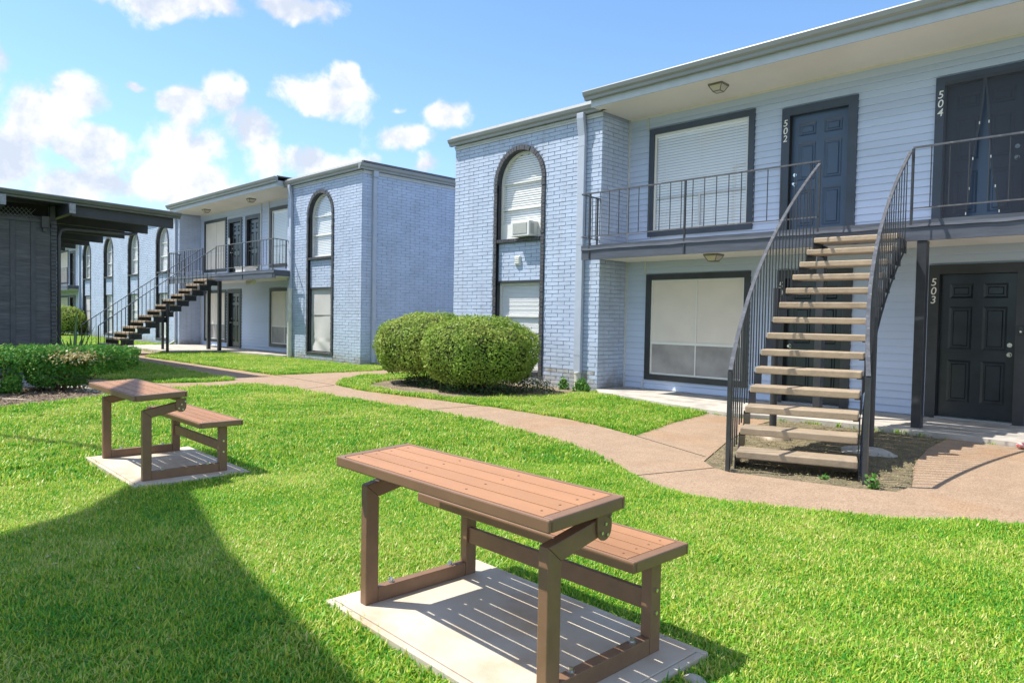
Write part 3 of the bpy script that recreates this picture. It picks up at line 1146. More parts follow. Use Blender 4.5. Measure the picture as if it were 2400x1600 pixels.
def arched_window(parent, xl, xr, y, lower='blind', ac=False, upper='blind', detail=2):
    """dark brick surround with the arched upper window, brick spandrel and lower window of one niche"""
    c, hwo = (xl + xr) / 2, (xr - xl) / 2
    spring = 4.85 - hwo
    hwi = hwo - RW
    # surround bricks
    mb = MB()
    z = Z_RING0
    while z < spring - 0.01:
        h = 0.074
        for s in (-1, 1):
            a, b = c + s * hwi, c + s * hwo
            j = rng.uniform(-0.006, 0.006)
            mb.box(a, y - 0.040 + j, z + 0.004, b + s * rng.uniform(-.004, .006), y + 0.02, z + h - 0.005)
        z += h
    n = int(math.pi * (hwo - RW / 2) / 0.076)
    for k in range(n):
        a0 = math.pi * (k + 0.06) / n
        a1 = math.pi * (k + 0.94) / n
        P = []
        j = rng.uniform(-0.006, 0.006)
        ro = hwo + rng.uniform(-0.004, 0.010)
        for (r, a) in ((hwi, a0), (ro, a0), (ro, a1), (hwi, a1)):
            P.append((c + r * math.cos(a), y - 0.040 + j, spring + r * math.sin(a)))
        mb.extrude(P, (0, 0.06, 0))
    sur = obj('window_surround', mb, 'ring', parent, kind='stuff')
    # mortar of the surround and the painted reveal
    mb = MB()
    K = 20
    outer, inner = [], []
    pts_o = [(c - hwo + 0.006, Z_RING0), *[(c - (hwo - 0.006) * math.cos(math.pi * k / K), spring + (hwo - 0.006) * math.sin(math.pi * k / K)) for k in range(K + 1)], (c + hwo - 0.006, Z_RING0)]
    pts_i = [(c - hwi, Z_RING0), *[(c - hwi * math.cos(math.pi * k / K), spring + hwi * math.sin(math.pi * k / K)) for k in range(K + 1)], (c + hwi, Z_RING0)]
    V = [(x, y - 0.022, z) for x, z in pts_o] + [(x, y - 0.022, z) for x, z in pts_i] + [(x, y + 0.24, z) for x, z in pts_i] + [(x, y + 0.002, z) for x, z in pts_o]
    m_ = len(pts_o)
    F = []
    for i in range(m_ - 1):
        F += [(i, i + 1, m_ + i + 1, m_ + i), (m_ + i, m_ + i + 1, 2 * m_ + i + 1, 2 * m_ + i), (3 * m_ + i, 3 * m_ + i + 1, i + 1, i)]
    mb.add(V, F)
    obj('reveal', mb, 'reveal', sur)
    # sills of dark rowlock bricks
    for zs, zt in ((2.868, 2.948), (Z_RING0 + 0.01, Z_RING0 + 0.085)):
        mb = MB()
        xx = c - hwi + 0.002
        while xx < c + hwi - 0.03:
            w = min(0.074, c + hwi - xx)
            mb.add([(xx + .004, y - .03, zs), (xx + w - .004, y - .03, zs), (xx + w - .004, y + .16, zs), (xx + .004, y + .16, zs),
                    (xx + .004, y - .036 + rng.uniform(-.005, .005), zt - .012), (xx + w - .004, y - .036, zt - .012), (xx + w - .004, y + .16, zt + .006), (xx + .004, y + .16, zt + .006)],
                   [(0, 3, 2, 1), (4, 5, 6, 7), (0, 1, 5, 4), (1, 2, 6, 5), (2, 3, 7, 6), (3, 0, 4, 7)])
            xx += 0.074
        obj('sill', mb, 'ring', sur)
    # brick spandrel between the two windows
    ys = y + 0.055
    mb = MB().box(c - hwi, ys, 2.045, c + hwi, ys + 0.1, 2.868)
    sp = obj('brick_spandrel', mb, 'mortar', parent)
    brick_field(sp, (c - hwi + 0.008, ys, 0), (1, 0, 0), 2 * hwi - 0.016, 2.062, 2.864, None, 0)
    mb = MB().box(c - hwi, y + 0.03, 2.02, c + hwi, y + 0.16, 2.058)
    obj('lintel', mb, 'reveal', sp)
    # upper window
    yf = y + 0.10
    win = obj('window', frame_arch(c, hwi - 0.004, 2.95, spring, yf), 'white', parent)
    mb = MB()
    fw = 0.052
    for zz, t in ((spring + 0.005, 0.03), (3.575, 0.036)):
        mb.box(c - hwi + fw, yf + 0.003, zz - t / 2, c + hwi - fw, yf + 0.04, zz + t / 2)
    obj('sash_rail', mb, 'white', win)
    hg = hwi - fw + 0.003
    poly = [(x, yf + 0.018, z) for x, z in pane_poly(c, hg, 2.98, spring)]
    mb = MB().add(poly, [tuple(range(len(poly)))])
    obj('pane', mb, 'glass', win, fix=False)
    mb = MB()
    xz = lambda z: (c - niche_half_width(z, hg, spring), c + niche_half_width(z, hg, spring))
    slats(mb, xz, yf + 0.05, 3.27 if ac else 2.99, spring + hg - 0.02)
    obj('blind', mb, 'blind', win, kind='stuff', fix=False)
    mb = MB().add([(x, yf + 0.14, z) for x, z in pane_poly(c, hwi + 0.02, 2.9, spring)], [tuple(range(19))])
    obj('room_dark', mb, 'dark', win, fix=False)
    if ac:
        mb = MB().box(c - hwi + 0.01, yf + 0.002, 2.955, c - 0.07, yf + 0.02, 3.262)
        mb.box(c + 0.445, yf + 0.002, 2.955, c + hwi - 0.01, yf + 0.02, 3.262)
        obj('filler_panel', mb, 'plastic', win)
    # lower window
    z0, z1 = Z_RING0 + 0.095, 2.02
    win = obj('window', frame_rect(c - hwi + 0.004, c + hwi - 0.004, z0, z1, yf, 0.05), 'white', parent)
    gx0, gx1 = c - hwi + 0.052, c + hwi - 0.052
    if lower == 'sag':
        obj('sagging_screen', sag_screen(c - hwi + 0.03, c + hwi - 0.03, z0 + 0.02, z1 - 0.03, yf - 0.012), 'sag', win, smooth=True)
        mb = MB().box(gx0, yf - 0.03, 1.258, gx1, yf - 0.018, 1.282)
        obj('screen_rail', mb, 'grille', win)
    else:
        mb = MB().box(gx0, yf + 0.003, 1.30, gx1, yf + 0.04, 1.338)
        mb.box(gx0, yf + 0.003, 0.985, gx1, yf + 0.03, 1.01)
        obj('sash_rail', mb, 'white', win)
        mb = MB().add([(gx0, yf + 0.018, z0 + 0.03), (gx1, yf + 0.018, z0 + 0.03), (gx1, yf + 0.018, z1 - 0.03), (gx0, yf + 0.018, z1 - 0.03)], [(0, 1, 2, 3)])
        obj('pane', mb, 'glass', win, fix=False)
        mb = MB()
        slats(mb, lambda z: (gx0, gx1), yf + 0.045, z0 + 0.04, z1 - 0.04, pitch=0.027, tilt=0.2)
        obj('blind', mb, 'blind', win, kind='stuff', fix=False)
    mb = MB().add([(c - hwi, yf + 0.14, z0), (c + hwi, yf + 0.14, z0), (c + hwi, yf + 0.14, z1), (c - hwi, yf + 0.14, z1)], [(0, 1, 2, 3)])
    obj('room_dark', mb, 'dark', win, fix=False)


def frame_arch(c, hw, z0, spring, y, fw=0.052, d=0.055):
    K = 18
    mb = MB()
    po = [(c - hw, z0)] + [(c - hw * math.cos(math.pi * k / K), spring + hw * math.sin(math.pi * k / K)) for k in range(K + 1)] + [(c + hw, z0)]
    h2 = hw - fw
    pi_ = [(c - h2, z0)] + [(c - h2 * math.cos(math.pi * k / K), spring + h2 * math.sin(math.pi * k / K)) for k in range(K + 1)] + [(c + h2, z0)]
    for i in range(len(po) - 1):
        q = [(po[i][0], y, po[i][1]), (po[i + 1][0], y, po[i + 1][1]), (pi_[i + 1][0], y, pi_[i + 1][1]), (pi_[i][0], y, pi_[i][1])]
        mb.extrude(q, (0, d, 0))
    mb.box(c - h2, y, z0, c + h2, y + d, z0 + 0.035)
    return mb


def frame_rect(x0, x1, z0, z1, y, fw=0.05, d=0.05):
    mb = MB()
    mb.box(x0, y, z0, x0 + fw, y + d, z1)
    mb.box(x1 - fw, y, z0, x1, y + d, z1)
    mb.box(x0 + fw, y, z0, x1 - fw, y + d, z0 + fw)
    mb.box(x0 + fw, y, z1 - fw, x1 - fw, y + d, z1)
    return mb


def sag_screen(x0, x1, z0, z1, y):
    mb = MB()
    nx, nz = 14, 30
    V = []
    for j in range(nz + 1):
        t = j / nz
        for i in range(nx + 1):
            s = i / nx
            x = x0 + (x1 - x0) * s
            if s < 0.5:
                x += 0.10 * math.sin(math.pi * min(1, t / 0.62)) ** 2 * (1 - 2 * s) * (1 if t < 0.62 else 0)
            z = z0 + (z1 - z0) * t
            dy = -0.015 * math.sin(5 * s + 6 * (1 - t) + 2 * s * t) * (1 - t) - 0.02 * math.sin(math.pi * s) * (1 - t)
            if t < 0.2:
                dy -= 0.02 * math.sin(9 * s + 20 * t)
            V.append((x, y + dy, z))
    F = [(j * (nx + 1) + i, j * (nx + 1) + i + 1, (j + 1) * (nx + 1) + i + 1, (j + 1) * (nx + 1) + i) for j in range(nz) for i in range(nx)]
    return mb.add(V, F)


# ------------------------------------------------------------------ recess walls: siding, windows, doors
def board_mesh():
    """one lap-siding course of unit length: thicker at its lower edge"""
    h = 0.109
    mb = MB()
    mb.add([(0, 0, 0), (1, 0, 0), (1, -0.026, 0.0), (0, -0.026, 0.0), (0, -0.028, 0.008), (1, -0.028, 0.008), (1, -0.004, h), (0, -0.004, h), (1, 0, h), (0, 0, h)],
           [(0, 3, 2, 1), (3, 4, 5, 2), (4, 7, 6, 5), (7, 9, 8, 6), (0, 9, 7, 4, 3), (1, 2, 5, 6, 8)])
    return mb.mesh('siding_board', 'siding')


BOARD = board_mesh()


def siding(parent, x0, x1, z0, z1, openings, single=True):
    rows = int((z1 - z0) / 0.109)
    joined = MB()
    for r in range(rows + 1):
        za = z0 + r * 0.109
        if za + 0.05 > z1:
            break
        segs = [(x0, x1)]
        for (a, b, c, d) in openings:
            if d <= za + 0.02 or c >= za + 0.10:
                continue
            ns = []
            for (s, e) in segs:
                if b <= s or a >= e:
                    ns.append((s, e))
                else:
                    if a > s:
                        ns.append((s, a))
                    if b < e:
                        ns.append((b, e))
            segs = ns
        for (s, e) in segs:
            if e - s < 0.02:
                continue
            if single:
                o = bpy.data.objects.new('siding_board', BOARD)
                col.objects.link(o)
                attach(o, parent)
                o.location = (s, YR, za + rng.uniform(-0.001, 0.001))
                o.scale = (e - s, 1, 1)
            else:
                joined.add([(s + (e - s) * v.co.x, YR + v.co.y, za + v.co.z) for v in BOARD.vertices], [tuple(p.vertices) for p in BOARD.polygons])
    if not single:
        obj('siding_boards', joined, 'siding', parent, kind='stuff')


def casing(parent, x0, x1, z0, z1, material, w=0.11, bottom=True, name='window_casing'):
    y0, y1 = YR - 0.050, YR + 0.02
    mb = MB()
    mb.box(x0, y0, z0, x0 + w, y1, z1)
    mb.box(x1 - w, y0, z0, x1, y1, z1)
    mb.box(x0 + w, y0 + 0.001, z1 - w, x1 - w, y1, z1)
    if bottom:
        mb.box(x0 + w, y0 + 0.001, z0, x1 - w, y1, z0 + w)
    return obj(name, mb, material, parent)


def picture_window(parent, x0, x1, z0, z1, style, mat_c):
    w = 0.105
    win = casing(parent, x0, x1, z0, z1, mat_c, w, name='window')
    a, b, c, d = x0 + w, x1 - w, z0 + w, z1 - w
    yf = YR - 0.018
    obj('frame', frame_rect(a + 0.002, b - 0.002, c + 0.002, d - 0.002, yf, 0.034, 0.04), 'white', win)
    zm = c + (d - c) * 0.335
    xm = (a + b) / 2 + 0.02
    mb = MB()
    a2, b2, c2, d2 = a + 0.036, b - 0.036, c + 0.036, d - 0.036
    if style == 'blind':
        mb.box(a2, yf + 0.004, zm - 0.015, b2, yf + 0.035, zm + 0.015)
        mb.box(xm - 0.016, yf + 0.006, c2, xm + 0.016, yf + 0.035, zm - 0.015)
        obj('mullion', mb, 'trim', win)
        mb = MB().add([(a2, yf + 0.02, c2), (b2, yf + 0.02, c2), (b2, yf + 0.02, d2), (a2, yf + 0.02, d2)], [(0, 1, 2, 3)])
        obj('pane', mb, 'glass', win, fix=False)
        mb = MB()
        slats(mb, lambda z: (a2, b2), yf + 0.05, c2, d2 - 0.03, pitch=0.05, tilt=0.3, fill=0.86)
        mb.box(a2, yf + 0.03, d2 - 0.035, b2, yf + 0.08, d2)
        obj('blind', mb, 'blind', win, kind='stuff', fix=False)
        mb = MB()
        for k in range(3):
            xx = a2 + (b2 - a2) * (0.12 + 0.38 * k)
            mb.box(xx - 0.003, yf + 0.028, c2, xx + 0.003, yf + 0.031, d2)
        obj('blind_cord', mb, 'blind', win)
    elif style in ('screen', 'screen_up'):
        mb.box(xm - 0.011, yf + 0.002, c2, xm + 0.011, yf + 0.035, d2)
        mb.box(a2, yf + 0.001, zm - 0.022, b2, yf + 0.037, zm + 0.022)
        obj('mullion', mb, 'white', win)
        mb = MB()
        mb.box(a2, yf + 0.018, zm, b2, yf + 0.022, d2)
        obj('sun_screen', mb, 'screen', win)
        mb = MB()
        mb.box(a2, yf + 0.018, c2, b2, yf + 0.022, zm)
        obj('sun_screen', mb, 'screen' if style == 'screen_up' else 'screen_dark', win)
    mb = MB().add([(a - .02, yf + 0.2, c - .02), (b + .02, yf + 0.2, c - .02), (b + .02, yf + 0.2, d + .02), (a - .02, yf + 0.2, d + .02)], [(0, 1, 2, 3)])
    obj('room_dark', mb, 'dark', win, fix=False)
    return win


def panel_door(parent, x0, z0, mat_d, mat_c, digits='', knob='left', w=0.914, h=2.03, detail=True, lock_gap=0.15):
    """six-panel door in a broad casing; x0 is the left outer edge of the casing"""
    cw = 0.133
    x1 = x0 + 2 * cw + w
    zt = z0 + h + 0.012
    fr = casing(parent, x0, x1, z0, zt + cw - 0.02, mat_c, cw, bottom=False, name='door_frame')
    yd = YR + 0.045
    mb = MB()
    dx0, dx1 = x0 + cw + 0.003, x1 - cw - 0.003
    dz0 = z0 + 0.018
    # slab as rails and stiles round six sunk panels
    sx = [0.11, 0.11 + 0.285, 0.914 - 0.11 - 0.285, 0.914 - 0.11]
    rows = [(0.21, 0.80), (0.95, 1.55), (1.665, 1.87)]
    zs = [0, rows[0][0], rows[0][1], rows[1][0], rows[1][1], rows[2][0], rows[2][1], h]
    xs = [0, sx[0], sx[1], sx[2], sx[3], w]
    k = (dx1 - dx0) / w
    for i in range(len(xs) - 1):
        for j in range(len(zs) - 1):
            hole = i in (1, 3) and j in (1, 3, 5)
            xa, xb, za, zb = dx0 + xs[i] * k, dx0 + xs[i + 1] * k, dz0 + zs[j], dz0 + zs[j + 1]
            if not hole:
                mb.add([(xa, yd, za), (xb, yd, za), (xb, yd, zb), (xa, yd, zb)], [(0, 1, 2, 3)])
            else:
                g, q = 0.028, 0.062
                P = []
                for (ins, dy) in ((0, 0), (g, 0.022), (q - 0.012, 0.022), (q, 0.006)):
                    P += [(xa + ins, yd + dy, za + ins), (xb - ins, yd + dy, za + ins), (xb - ins, yd + dy, zb - ins), (xa + ins, yd + dy, zb - ins)]
                F = []
                for rr in range(3):
                    for s in range(4):
                        s2 = (s + 1) % 4
                        F.append((rr * 4 + s, rr * 4 + s2, rr * 4 + 4 + s2, rr * 4 + 4 + s))
                F.append((12, 13, 14, 15))
                mb.add(P, F)
    mb.add([(dx0, yd, dz0), (dx0, yd + .04, dz0), (dx0, yd + .04, dz0 + h), (dx0, yd, dz0 + h)], [(0, 1, 2, 3)])
    mb.add([(dx1, yd, dz0), (dx1, yd + .04, dz0), (dx1, yd + .04, dz0 + h), (dx1, yd, dz0 + h)], [(0, 1, 2, 3)])
    door = obj('door', mb, mat_d, parent, fix=False)
    # jambs, head and threshold
    mb = MB()
    mb.box(x0 + cw - 0.004, YR - 0.03, z0, x0 + cw + 0.002, YR + 0.1, zt)
    mb.box(x1 - cw - 0.002, YR - 0.03, z0, x1 - cw + 0.004, YR + 0.1, zt)
    mb.box(x0 + cw + .002, YR - 0.03, zt - 0.001, x1 - cw - .002, YR + 0.1, zt + 0.006)
    mb.box(x0 + cw - 0.004, YR + 0.1, z0, x1 - cw + 0.004, YR + 0.12, zt + 0.005)
    obj('jamb', mb, 'dark', fr)
    mb = MB().box(x0 + cw, YR - 0.05, z0 - 0.03, x1 - cw, YR + 0.09, z0 + 0.014)
    obj('threshold', mb, 'gutter', fr)
    xk = dx0 + 0.07 if knob == 'left' else dx1 - 0.07
    mb = MB()
    zk = z0 + 0.92
    mb.tube([(xk, yd + 0.002, zk), (xk, yd - 0.006, zk)], 0.032, 14)
    mb.tube([(xk, yd - 0.006, zk), (xk, yd - 0.035, zk)], 0.013, 10)
    mb.tube([(xk, yd - 0.030, zk), (xk, yd - 0.038, zk), (xk, yd - 0.055, zk), (xk, yd - 0.066, zk)], 0.024, 14, 0.020)
    obj('knob', mb, 'chrome', door, smooth=False)
    mb = MB()
    zk += lock_gap
    mb.tube([(xk, yd + 0.002, zk), (xk, yd - 0.012, zk)], 0.030, 14)
    mb.tube([(xk, yd - 0.012, zk), (xk, yd - 0.022, zk)], 0.016, 12)
    obj('deadbolt', mb, 'chrome', door)
    if digits:
        for i, ch in enumerate(digits):
            number(ch, x0 + cw * 0.47, YR - 0.0525, z0 + h - 0.115 - i * 0.125, 0.15, fr)
    return door


GLYPHS = {}


def number(ch, x, y, z, size, parent, material='digit'):
    if ch not in GLYPHS:
        cu = bpy.data.curves.new('digit', 'FONT')
        cu.body = ch
        cu.size = 1.0
        cu.extrude = 0.012
        cu.offset = 0.004
        cu.align_x = 'CENTER'
        cu.shear = 0.12
        t = bpy.data.objects.new('digit', cu)
        me = bpy.data.meshes.new_from_object(t)
        me.materials.clear()
        me.materials.append(MT[material])
        bpy.data.objects.remove(t)
        GLYPHS[ch] = me
    o = bpy.data.objects.new('house_number', GLYPHS[ch])
    col.objects.link(o)
    attach(o, parent)
    o.location = (x, y, z - size * 0.36)
    o.rotation_euler = (R(90), 0, 0)
    o.scale = (size, size, size)
    return o


# ------------------------------------------------------------------ eaves, gutters, downspouts
def eave(parent, x0, x1, yg, zb, soffit_z, yw, left_end=True, right_end=True):
    """gutter along x at front edge yg whose bottom is at zb, soffit back to the wall and roof above"""
    mb = MB()
    prof = [(yg, zb + 0.152), (yg - 0.006, zb + 0.135), (yg + 0.012, zb + 0.075), (yg + 0.05, zb + 0.045), (yg + 0.055, zb), (yg + 0.13, zb), (yg + 0.13, zb + 0.152)]
    mb.extrude([(x0, a, b) for a, b in prof], (x1 - x0, 0, 0))
    return obj('gutter', mb, 'gutter', parent)


def downspout(parent, x, y, z0, z1, w=0.085, d=0.07, boot=None, elbow=0.12):
    mb = MB()
    # stands off the wall at the top and bends back against it
    mb.add([(x - w / 2, y - elbow - d, z1), (x + w / 2, y - elbow - d, z1), (x + w / 2, y - elbow, z1), (x - w / 2, y - elbow, z1),
            (x - w / 2, y - elbow - d, z1 - 0.10), (x + w / 2, y - elbow - d, z1 - 0.10), (x + w / 2, y - elbow, z1 - 0.10), (x - w / 2, y - elbow, z1 - 0.10),
            (x - w / 2, y - 0.015 - d, z1 - 0.42), (x + w / 2, y - 0.015 - d, z1 - 0.42), (x + w / 2, y - 0.015, z1 - 0.42), (x - w / 2, y - 0.015, z1 - 0.42),
            (x - w / 2, y - 0.015 - d, z0), (x + w / 2, y - 0.015 - d, z0), (x + w / 2, y - 0.015, z0), (x - w / 2, y - 0.015, z0)],
           [(r * 4 + s, r * 4 + (s + 1) % 4, r * 4 + 4 + (s + 1) % 4, r * 4 + 4 + s) for r in range(3) for s in range(4)] + [(0, 1, 2, 3), (12, 13, 14, 15)])
    o = obj('downspout', mb, 'spout', parent, bevel=0.008)
    mb = MB()
    for zz in (z1 - 0.6, (z0 + z1) / 2, z0 + 0.35):
        mb.box(x - w / 2 - 0.02, y - 0.004, zz - 0.015, x + w / 2 + 0.02, y - 0.001, zz + 0.015)
        mb.box(x - w / 2 - 0.003, y - 0.018 - d, zz - 0.015, x + w / 2 + 0.003, y - 0.004, zz + 0.015)
    obj('strap', mb, 'spout', o)
    if boot:
        bz, br = boot
        mb = MB().tube([(x, y - 0.05, GROUND - 0.02), (x, y - 0.05, bz)], br, 14)
        mb.tube([(x, y - 0.05, bz - 0.02), (x, y - 0.05, bz + 0.01)], br * 1.12, 14)
        obj('boot_pipe', mb, 'spout_white', o, smooth=False)
    return o


# ------------------------------------------------------------------ balcony with its railing
def baluster_mesh(h):
    return MB().tube([(0, 0, 0), (0, 0, h)], 0.0075, 6).mesh('baluster', 'iron')


BAL = baluster_mesh(1.0)


def put_baluster(parent, x, y, z0, z1, me=None):
    o = bpy.data.objects.new('baluster', me or BAL)
    col.objects.link(o)
    attach(o, parent)
    o.location = (x, y, z0)
    o.scale = (1, 1, z1 - z0)
    return o


def railing_run(parent, p, q, posts, zt=3.52, zb=2.755, pitch=0.205, name='railing'):
    p, q = Vector(p), Vector(q)
    d = (q - p)
    L_ = d.length
    d.normalize()
    rail = obj(name, MB().bar((p.x, p.y, zt), (q.x, q.y, zt), 0.034, 0.022), 'rail', parent)
    obj('bottom_rail', MB().bar((p.x, p.y, zb), (q.x, q.y, zb), 0.028, 0.014), 'rail', rail)
    for s, z0 in posts:
        c = p + d * s
        obj('post', MB().bar((c.x, c.y, z0), (c.x, c.y, zt - 0.011), 0.028, 0.028, (0, 1, 0)), 'iron', rail)
    n = int(L_ / pitch)
    for i in range(1, n + 1):
        s = i * pitch
        if s > L_ - 0.04 or any(abs(s - ps) < 0.05 for ps, _ in posts):
            continue
        c = p + d * s
        put_baluster(rail, c.x, c.y, zb + 0.007, zt - 0.011)
    return rail


def balcony(parent, x0, x1, gaps, back=YR):
    """deck, fascia boards and soffit panel between x0 and x1"""
    mb = MB().box(x0 + 0.02, YB + 0.045, ZS + 0.012, x1 - 0.02, back, ZF - 0.006)
    deck = obj('balcony_deck', mb, 'conc', parent)
    mb = MB().box(x0 + 0.06, YB + 0.05, ZS - 0.004, x1 - 0.06, back - 0.002, ZS + 0.010)
    obj('soffit_panel', mb, 'soffit', deck)
    # fascia with slightly wavy flashing over its upper part
    mb = MB()
    mb.box(x0, YB, 2.345, x1, YB + 0.044, ZF - 0.02)
    mb.box(x0, YB + 0.0445, ZS + 0.013, x0 + 0.019, back, ZF - 0.02)
    mb.box(x1 - 0.019, YB + 0.0445, ZS + 0.013, x1, back, ZF - 0.02)
    obj('fascia_board', mb, 'deck', deck)
    mb = MB()
    n = max(8, int((x1 - x0) / 0.12))
    V = []
    for i in range(n + 1):
        x = x0 + (x1 - x0) * i / n
        w = 0.0025 * math.sin(x * 4.1) + 0.0035 * math.sin(x * 9.7 + 1) * math.sin(x * 1.3) + rng.uniform(-0.002, 0.002)
        V += [(x, YB + 0.06, ZF + 0.004), (x, YB - 0.014, ZF + 0.001 + w * 0.3), (x, YB - 0.012, ZF - 0.045 + w), (x, YB - 0.018 - abs(w) * 0.4, ZF - 0.085 + w * 1.2), (x, YB - 0.004, ZF - 0.092 + w * 1.2)]
    F = []
    for i in range(n):
        for k in range(4):
            F.append((i * 5 + k, i * 5 + 5 + k, i * 5 + 6 + k, i * 5 + 1 + k))
    mb.add(V, F)
    obj('flashing', mb, 'deck', deck, smooth=False)
    return deck


# ------------------------------------------------------------------ block A (right)
def recess_roof(parent, x0, x1, depth_y=20.0):
    """eave over a recess: fascia, soffit, gutter and the slab of roof"""
    yf = 10.22
    mb = MB().box(x0, yf + 0.03, ZU, x1, YR + 0.02, ZU + 0.012)
    obj('soffit', mb, 'soffit', parent)
    mb = MB().box(x0, yf, ZU - 0.014, x1, yf + 0.028, ZU + 0.17)
    mb.box(x0 - 0.001, yf + 0.0285, ZU + 0.013, x0 + 0.02, YW - 0.003, ZU + 0.17)
    mb.box(x1 - 0.02, yf + 0.0285, ZU + 0.013, x1 + 0.001, YW - 0.003, ZU + 0.17)
    obj('fascia', mb, 'fascia', parent)
    eave(parent, x0 - 0.1, x1 + 0.1, yf - 0.135, ZU + 0.115, ZU, YR)
    mb = MB().box(x0 - 0.08, yf - 0.03, ZU + 0.272, x1 + 0.08, depth_y, ZU + 0.30)
    rf = obj('roof', mb, 'roof', parent)
    mb = MB().box(x0 - 0.085, yf - 0.036, ZU + 0.268, x1 + 0.085, yf - 0.031, ZU + 0.305)
    mb.box(x0 - 0.086, yf - 0.0305, ZU + 0.268, x0 - 0.081, 12.5, ZU + 0.305)
    obj('drip_edge', mb, 'edge', rf)
    mb = MB()
    mb.bar((x0, YR - 0.012, ZU - 0.02), (x1, YR - 0.012, ZU - 0.02), 0.024, 0.04)
    obj('crown_strip', mb, 'soffit', parent)


def wing_roof(parent, x0, x1, depth_y, over_l=True, over_r=True):
    yf = YW - 0.055
    zb = 5.135
    a, b = x0 - (0.10 if over_l else 0), x1 + (0.10 if over_r else 0)
    mb = MB().box(x0, YW - 0.05, zb + 0.13, x1, YW + 0.2, zb + 0.175)
    obj('fascia', mb, 'fascia', parent)
    eave(parent, a, b, yf - 0.12, zb + 0.005, zb, YW)
    mb = MB().box(a + 0.02, yf - 0.03, zb + 0.178, b - 0.02, depth_y, zb + 0.225)
    rf = obj('roof', mb, 'roof', parent)
    mb = MB().box(a + 0.015, yf - 0.036, zb + 0.172, b - 0.015, yf - 0.031, zb + 0.228)
    obj('drip_edge', mb, 'edge', rf)


def wing(parent, x0, x1, niches, single, styles, depth_y, right_side=None, left_side=None, dirty=None):
    cut_n = []

    def cuts(za, zb):
        r = []
        for (xl, xr) in niches:
            c, hw = (xl + xr) / 2, (xr - xl) / 2
            spring = 4.85 - hw
            if zb <= Z_RING0:
                continue
            w = niche_half_width(za, hw, spring) if za > spring else hw
            if w > 0.02:
                r.append((c - w - x0 - 0.004, c + w - x0 + 0.004))
        return r
    w = wall_with_niches(parent, x0 + 0.012, x1 - 0.012, YW, -0.2, 5.262, niches)
    brick_field(w, (x0, YW, 0), (1, 0, 0), x1 - x0, -0.095, 5.085, cuts, single, dirty_to=dirty)
    soldier_band(w, (x0, YW, 0), (1, 0, 0), x1 - x0, 5.135, 5.26)
    for (xl, xr), st in zip(niches, styles):
        arched_window(parent, xl, xr, YW, **st)
    if right_side:
        ye = right_side
        mb = MB().box(x1 - 0.11, YW + 0.1005, -0.2, x1 - 0.012, ye, 5.262)
        s = obj('side_wall', mb, 'mortar', parent)
        # along +y the outward normal is +x
        brick_field(s, (x1 - 0.012, YW, 0), (0, 1, 0), ye - YW, -0.095, 5.085, None, 0)
        if ye - YW > 2:
            soldier_band(s, (x1 - 0.012, YW, 0), (0, 1, 0), ye - YW, 5.135, 5.26)
    if left_side:
        mb = MB().box(x0 + 0.012, YW + 0.1005, -0.2, x0 + 0.11, left_side, 5.30)
        s = obj('side_wall', mb, 'mortar', parent)
        brick_field(s, (x0 + 0.012, left_side, 0), (0, -1, 0), left_side - YW, -0.095, 5.085, None, 0)
    wing_roof(parent, x0, x1, depth_y, over_l=True, over_r=True)


blockA = thing('apartment_building', 'pale blue two-storey brick apartment block on the right with doors numbered 501 to 504', 'apartment building', (-8.0, 11.0, -0.1))
blockB = thing('apartment_building', 'pale blue two-storey brick apartment block on the left, with a row of arched windows', 'apartment building', (-20.0, 11.0, -0.1))

XA0, XA1 = -12.464, -8.2555
wing(blockA, XA0, XA1, [(-11.145, -9.672)], 300, [dict(lower='blind', ac=True)], 20.0, right_side=YR + 0.1, left_side=20.0, dirty=0.25)
# recess of block A
XE = 4.0
wallA = obj('siding_wall', MB().box(XA1 - 0.10, YR + 0.13, -0.2, XE, YR + 0.16, 5.30), 'siding', blockA)
WU = (-7.762, -5.665)
D2, D4 = -5.192, -2.963
DW = 2 * 0.133 + 0.914
back = MB()
opsU = [(WU[0] - .01, WU[1] + .01, 2.845, 4.88), (D2, D2 + DW, 2.5, 4.755), (D4, D4 + DW, 2.5, 4.755)]
opsL = [(WU[0] - .01, WU[1] + .01, 0.146, 2.155), (D2, D2 + DW, -0.1, 2.155), (D4, D4 + DW, -0.1, 2.155)]
opsU = [(WU[0] + .05, WU[1] - .05, 2.90, 4.82), (D2 + .06, D2 + DW - .06, 2.5, 4.72), (D4 + .06, D4 + DW - .06, 2.5, 4.72)]
opsL = [(WU[0] + .05, WU[1] - .05, 0.21, 2.10), (D2 + .06, D2 + DW - .06, -0.1, 2.10), (D4 + .06, D4 + DW - .06, -0.1, 2.10)]


def sheathing(parent, x0, x1, z0, z1, openings):
    """the plane behind the boards, with the openings left out"""
    xs = sorted({x0, x1, *[o[0] for o in openings], *[o[1] for o in openings]})
    zs = sorted({z0, z1, *[min(max(o[2], z0), z1) for o in openings], *[min(max(o[3], z0), z1) for o in openings]})
    mb = MB()
    for a, b in zip(xs, xs[1:]):
        for c, d in zip(zs, zs[1:]):
            mx, mz = (a + b) / 2, (c + d) / 2
            if any(o[0] < mx < o[1] and o[2] < mz < o[3] for o in openings):
                continue
            mb.add([(a, YR, c), (b, YR, c), (b, YR, d), (a, YR, d)], [(0, 1, 2, 3)])
    return obj('sheathing', mb, 'siding', parent, fix=False)


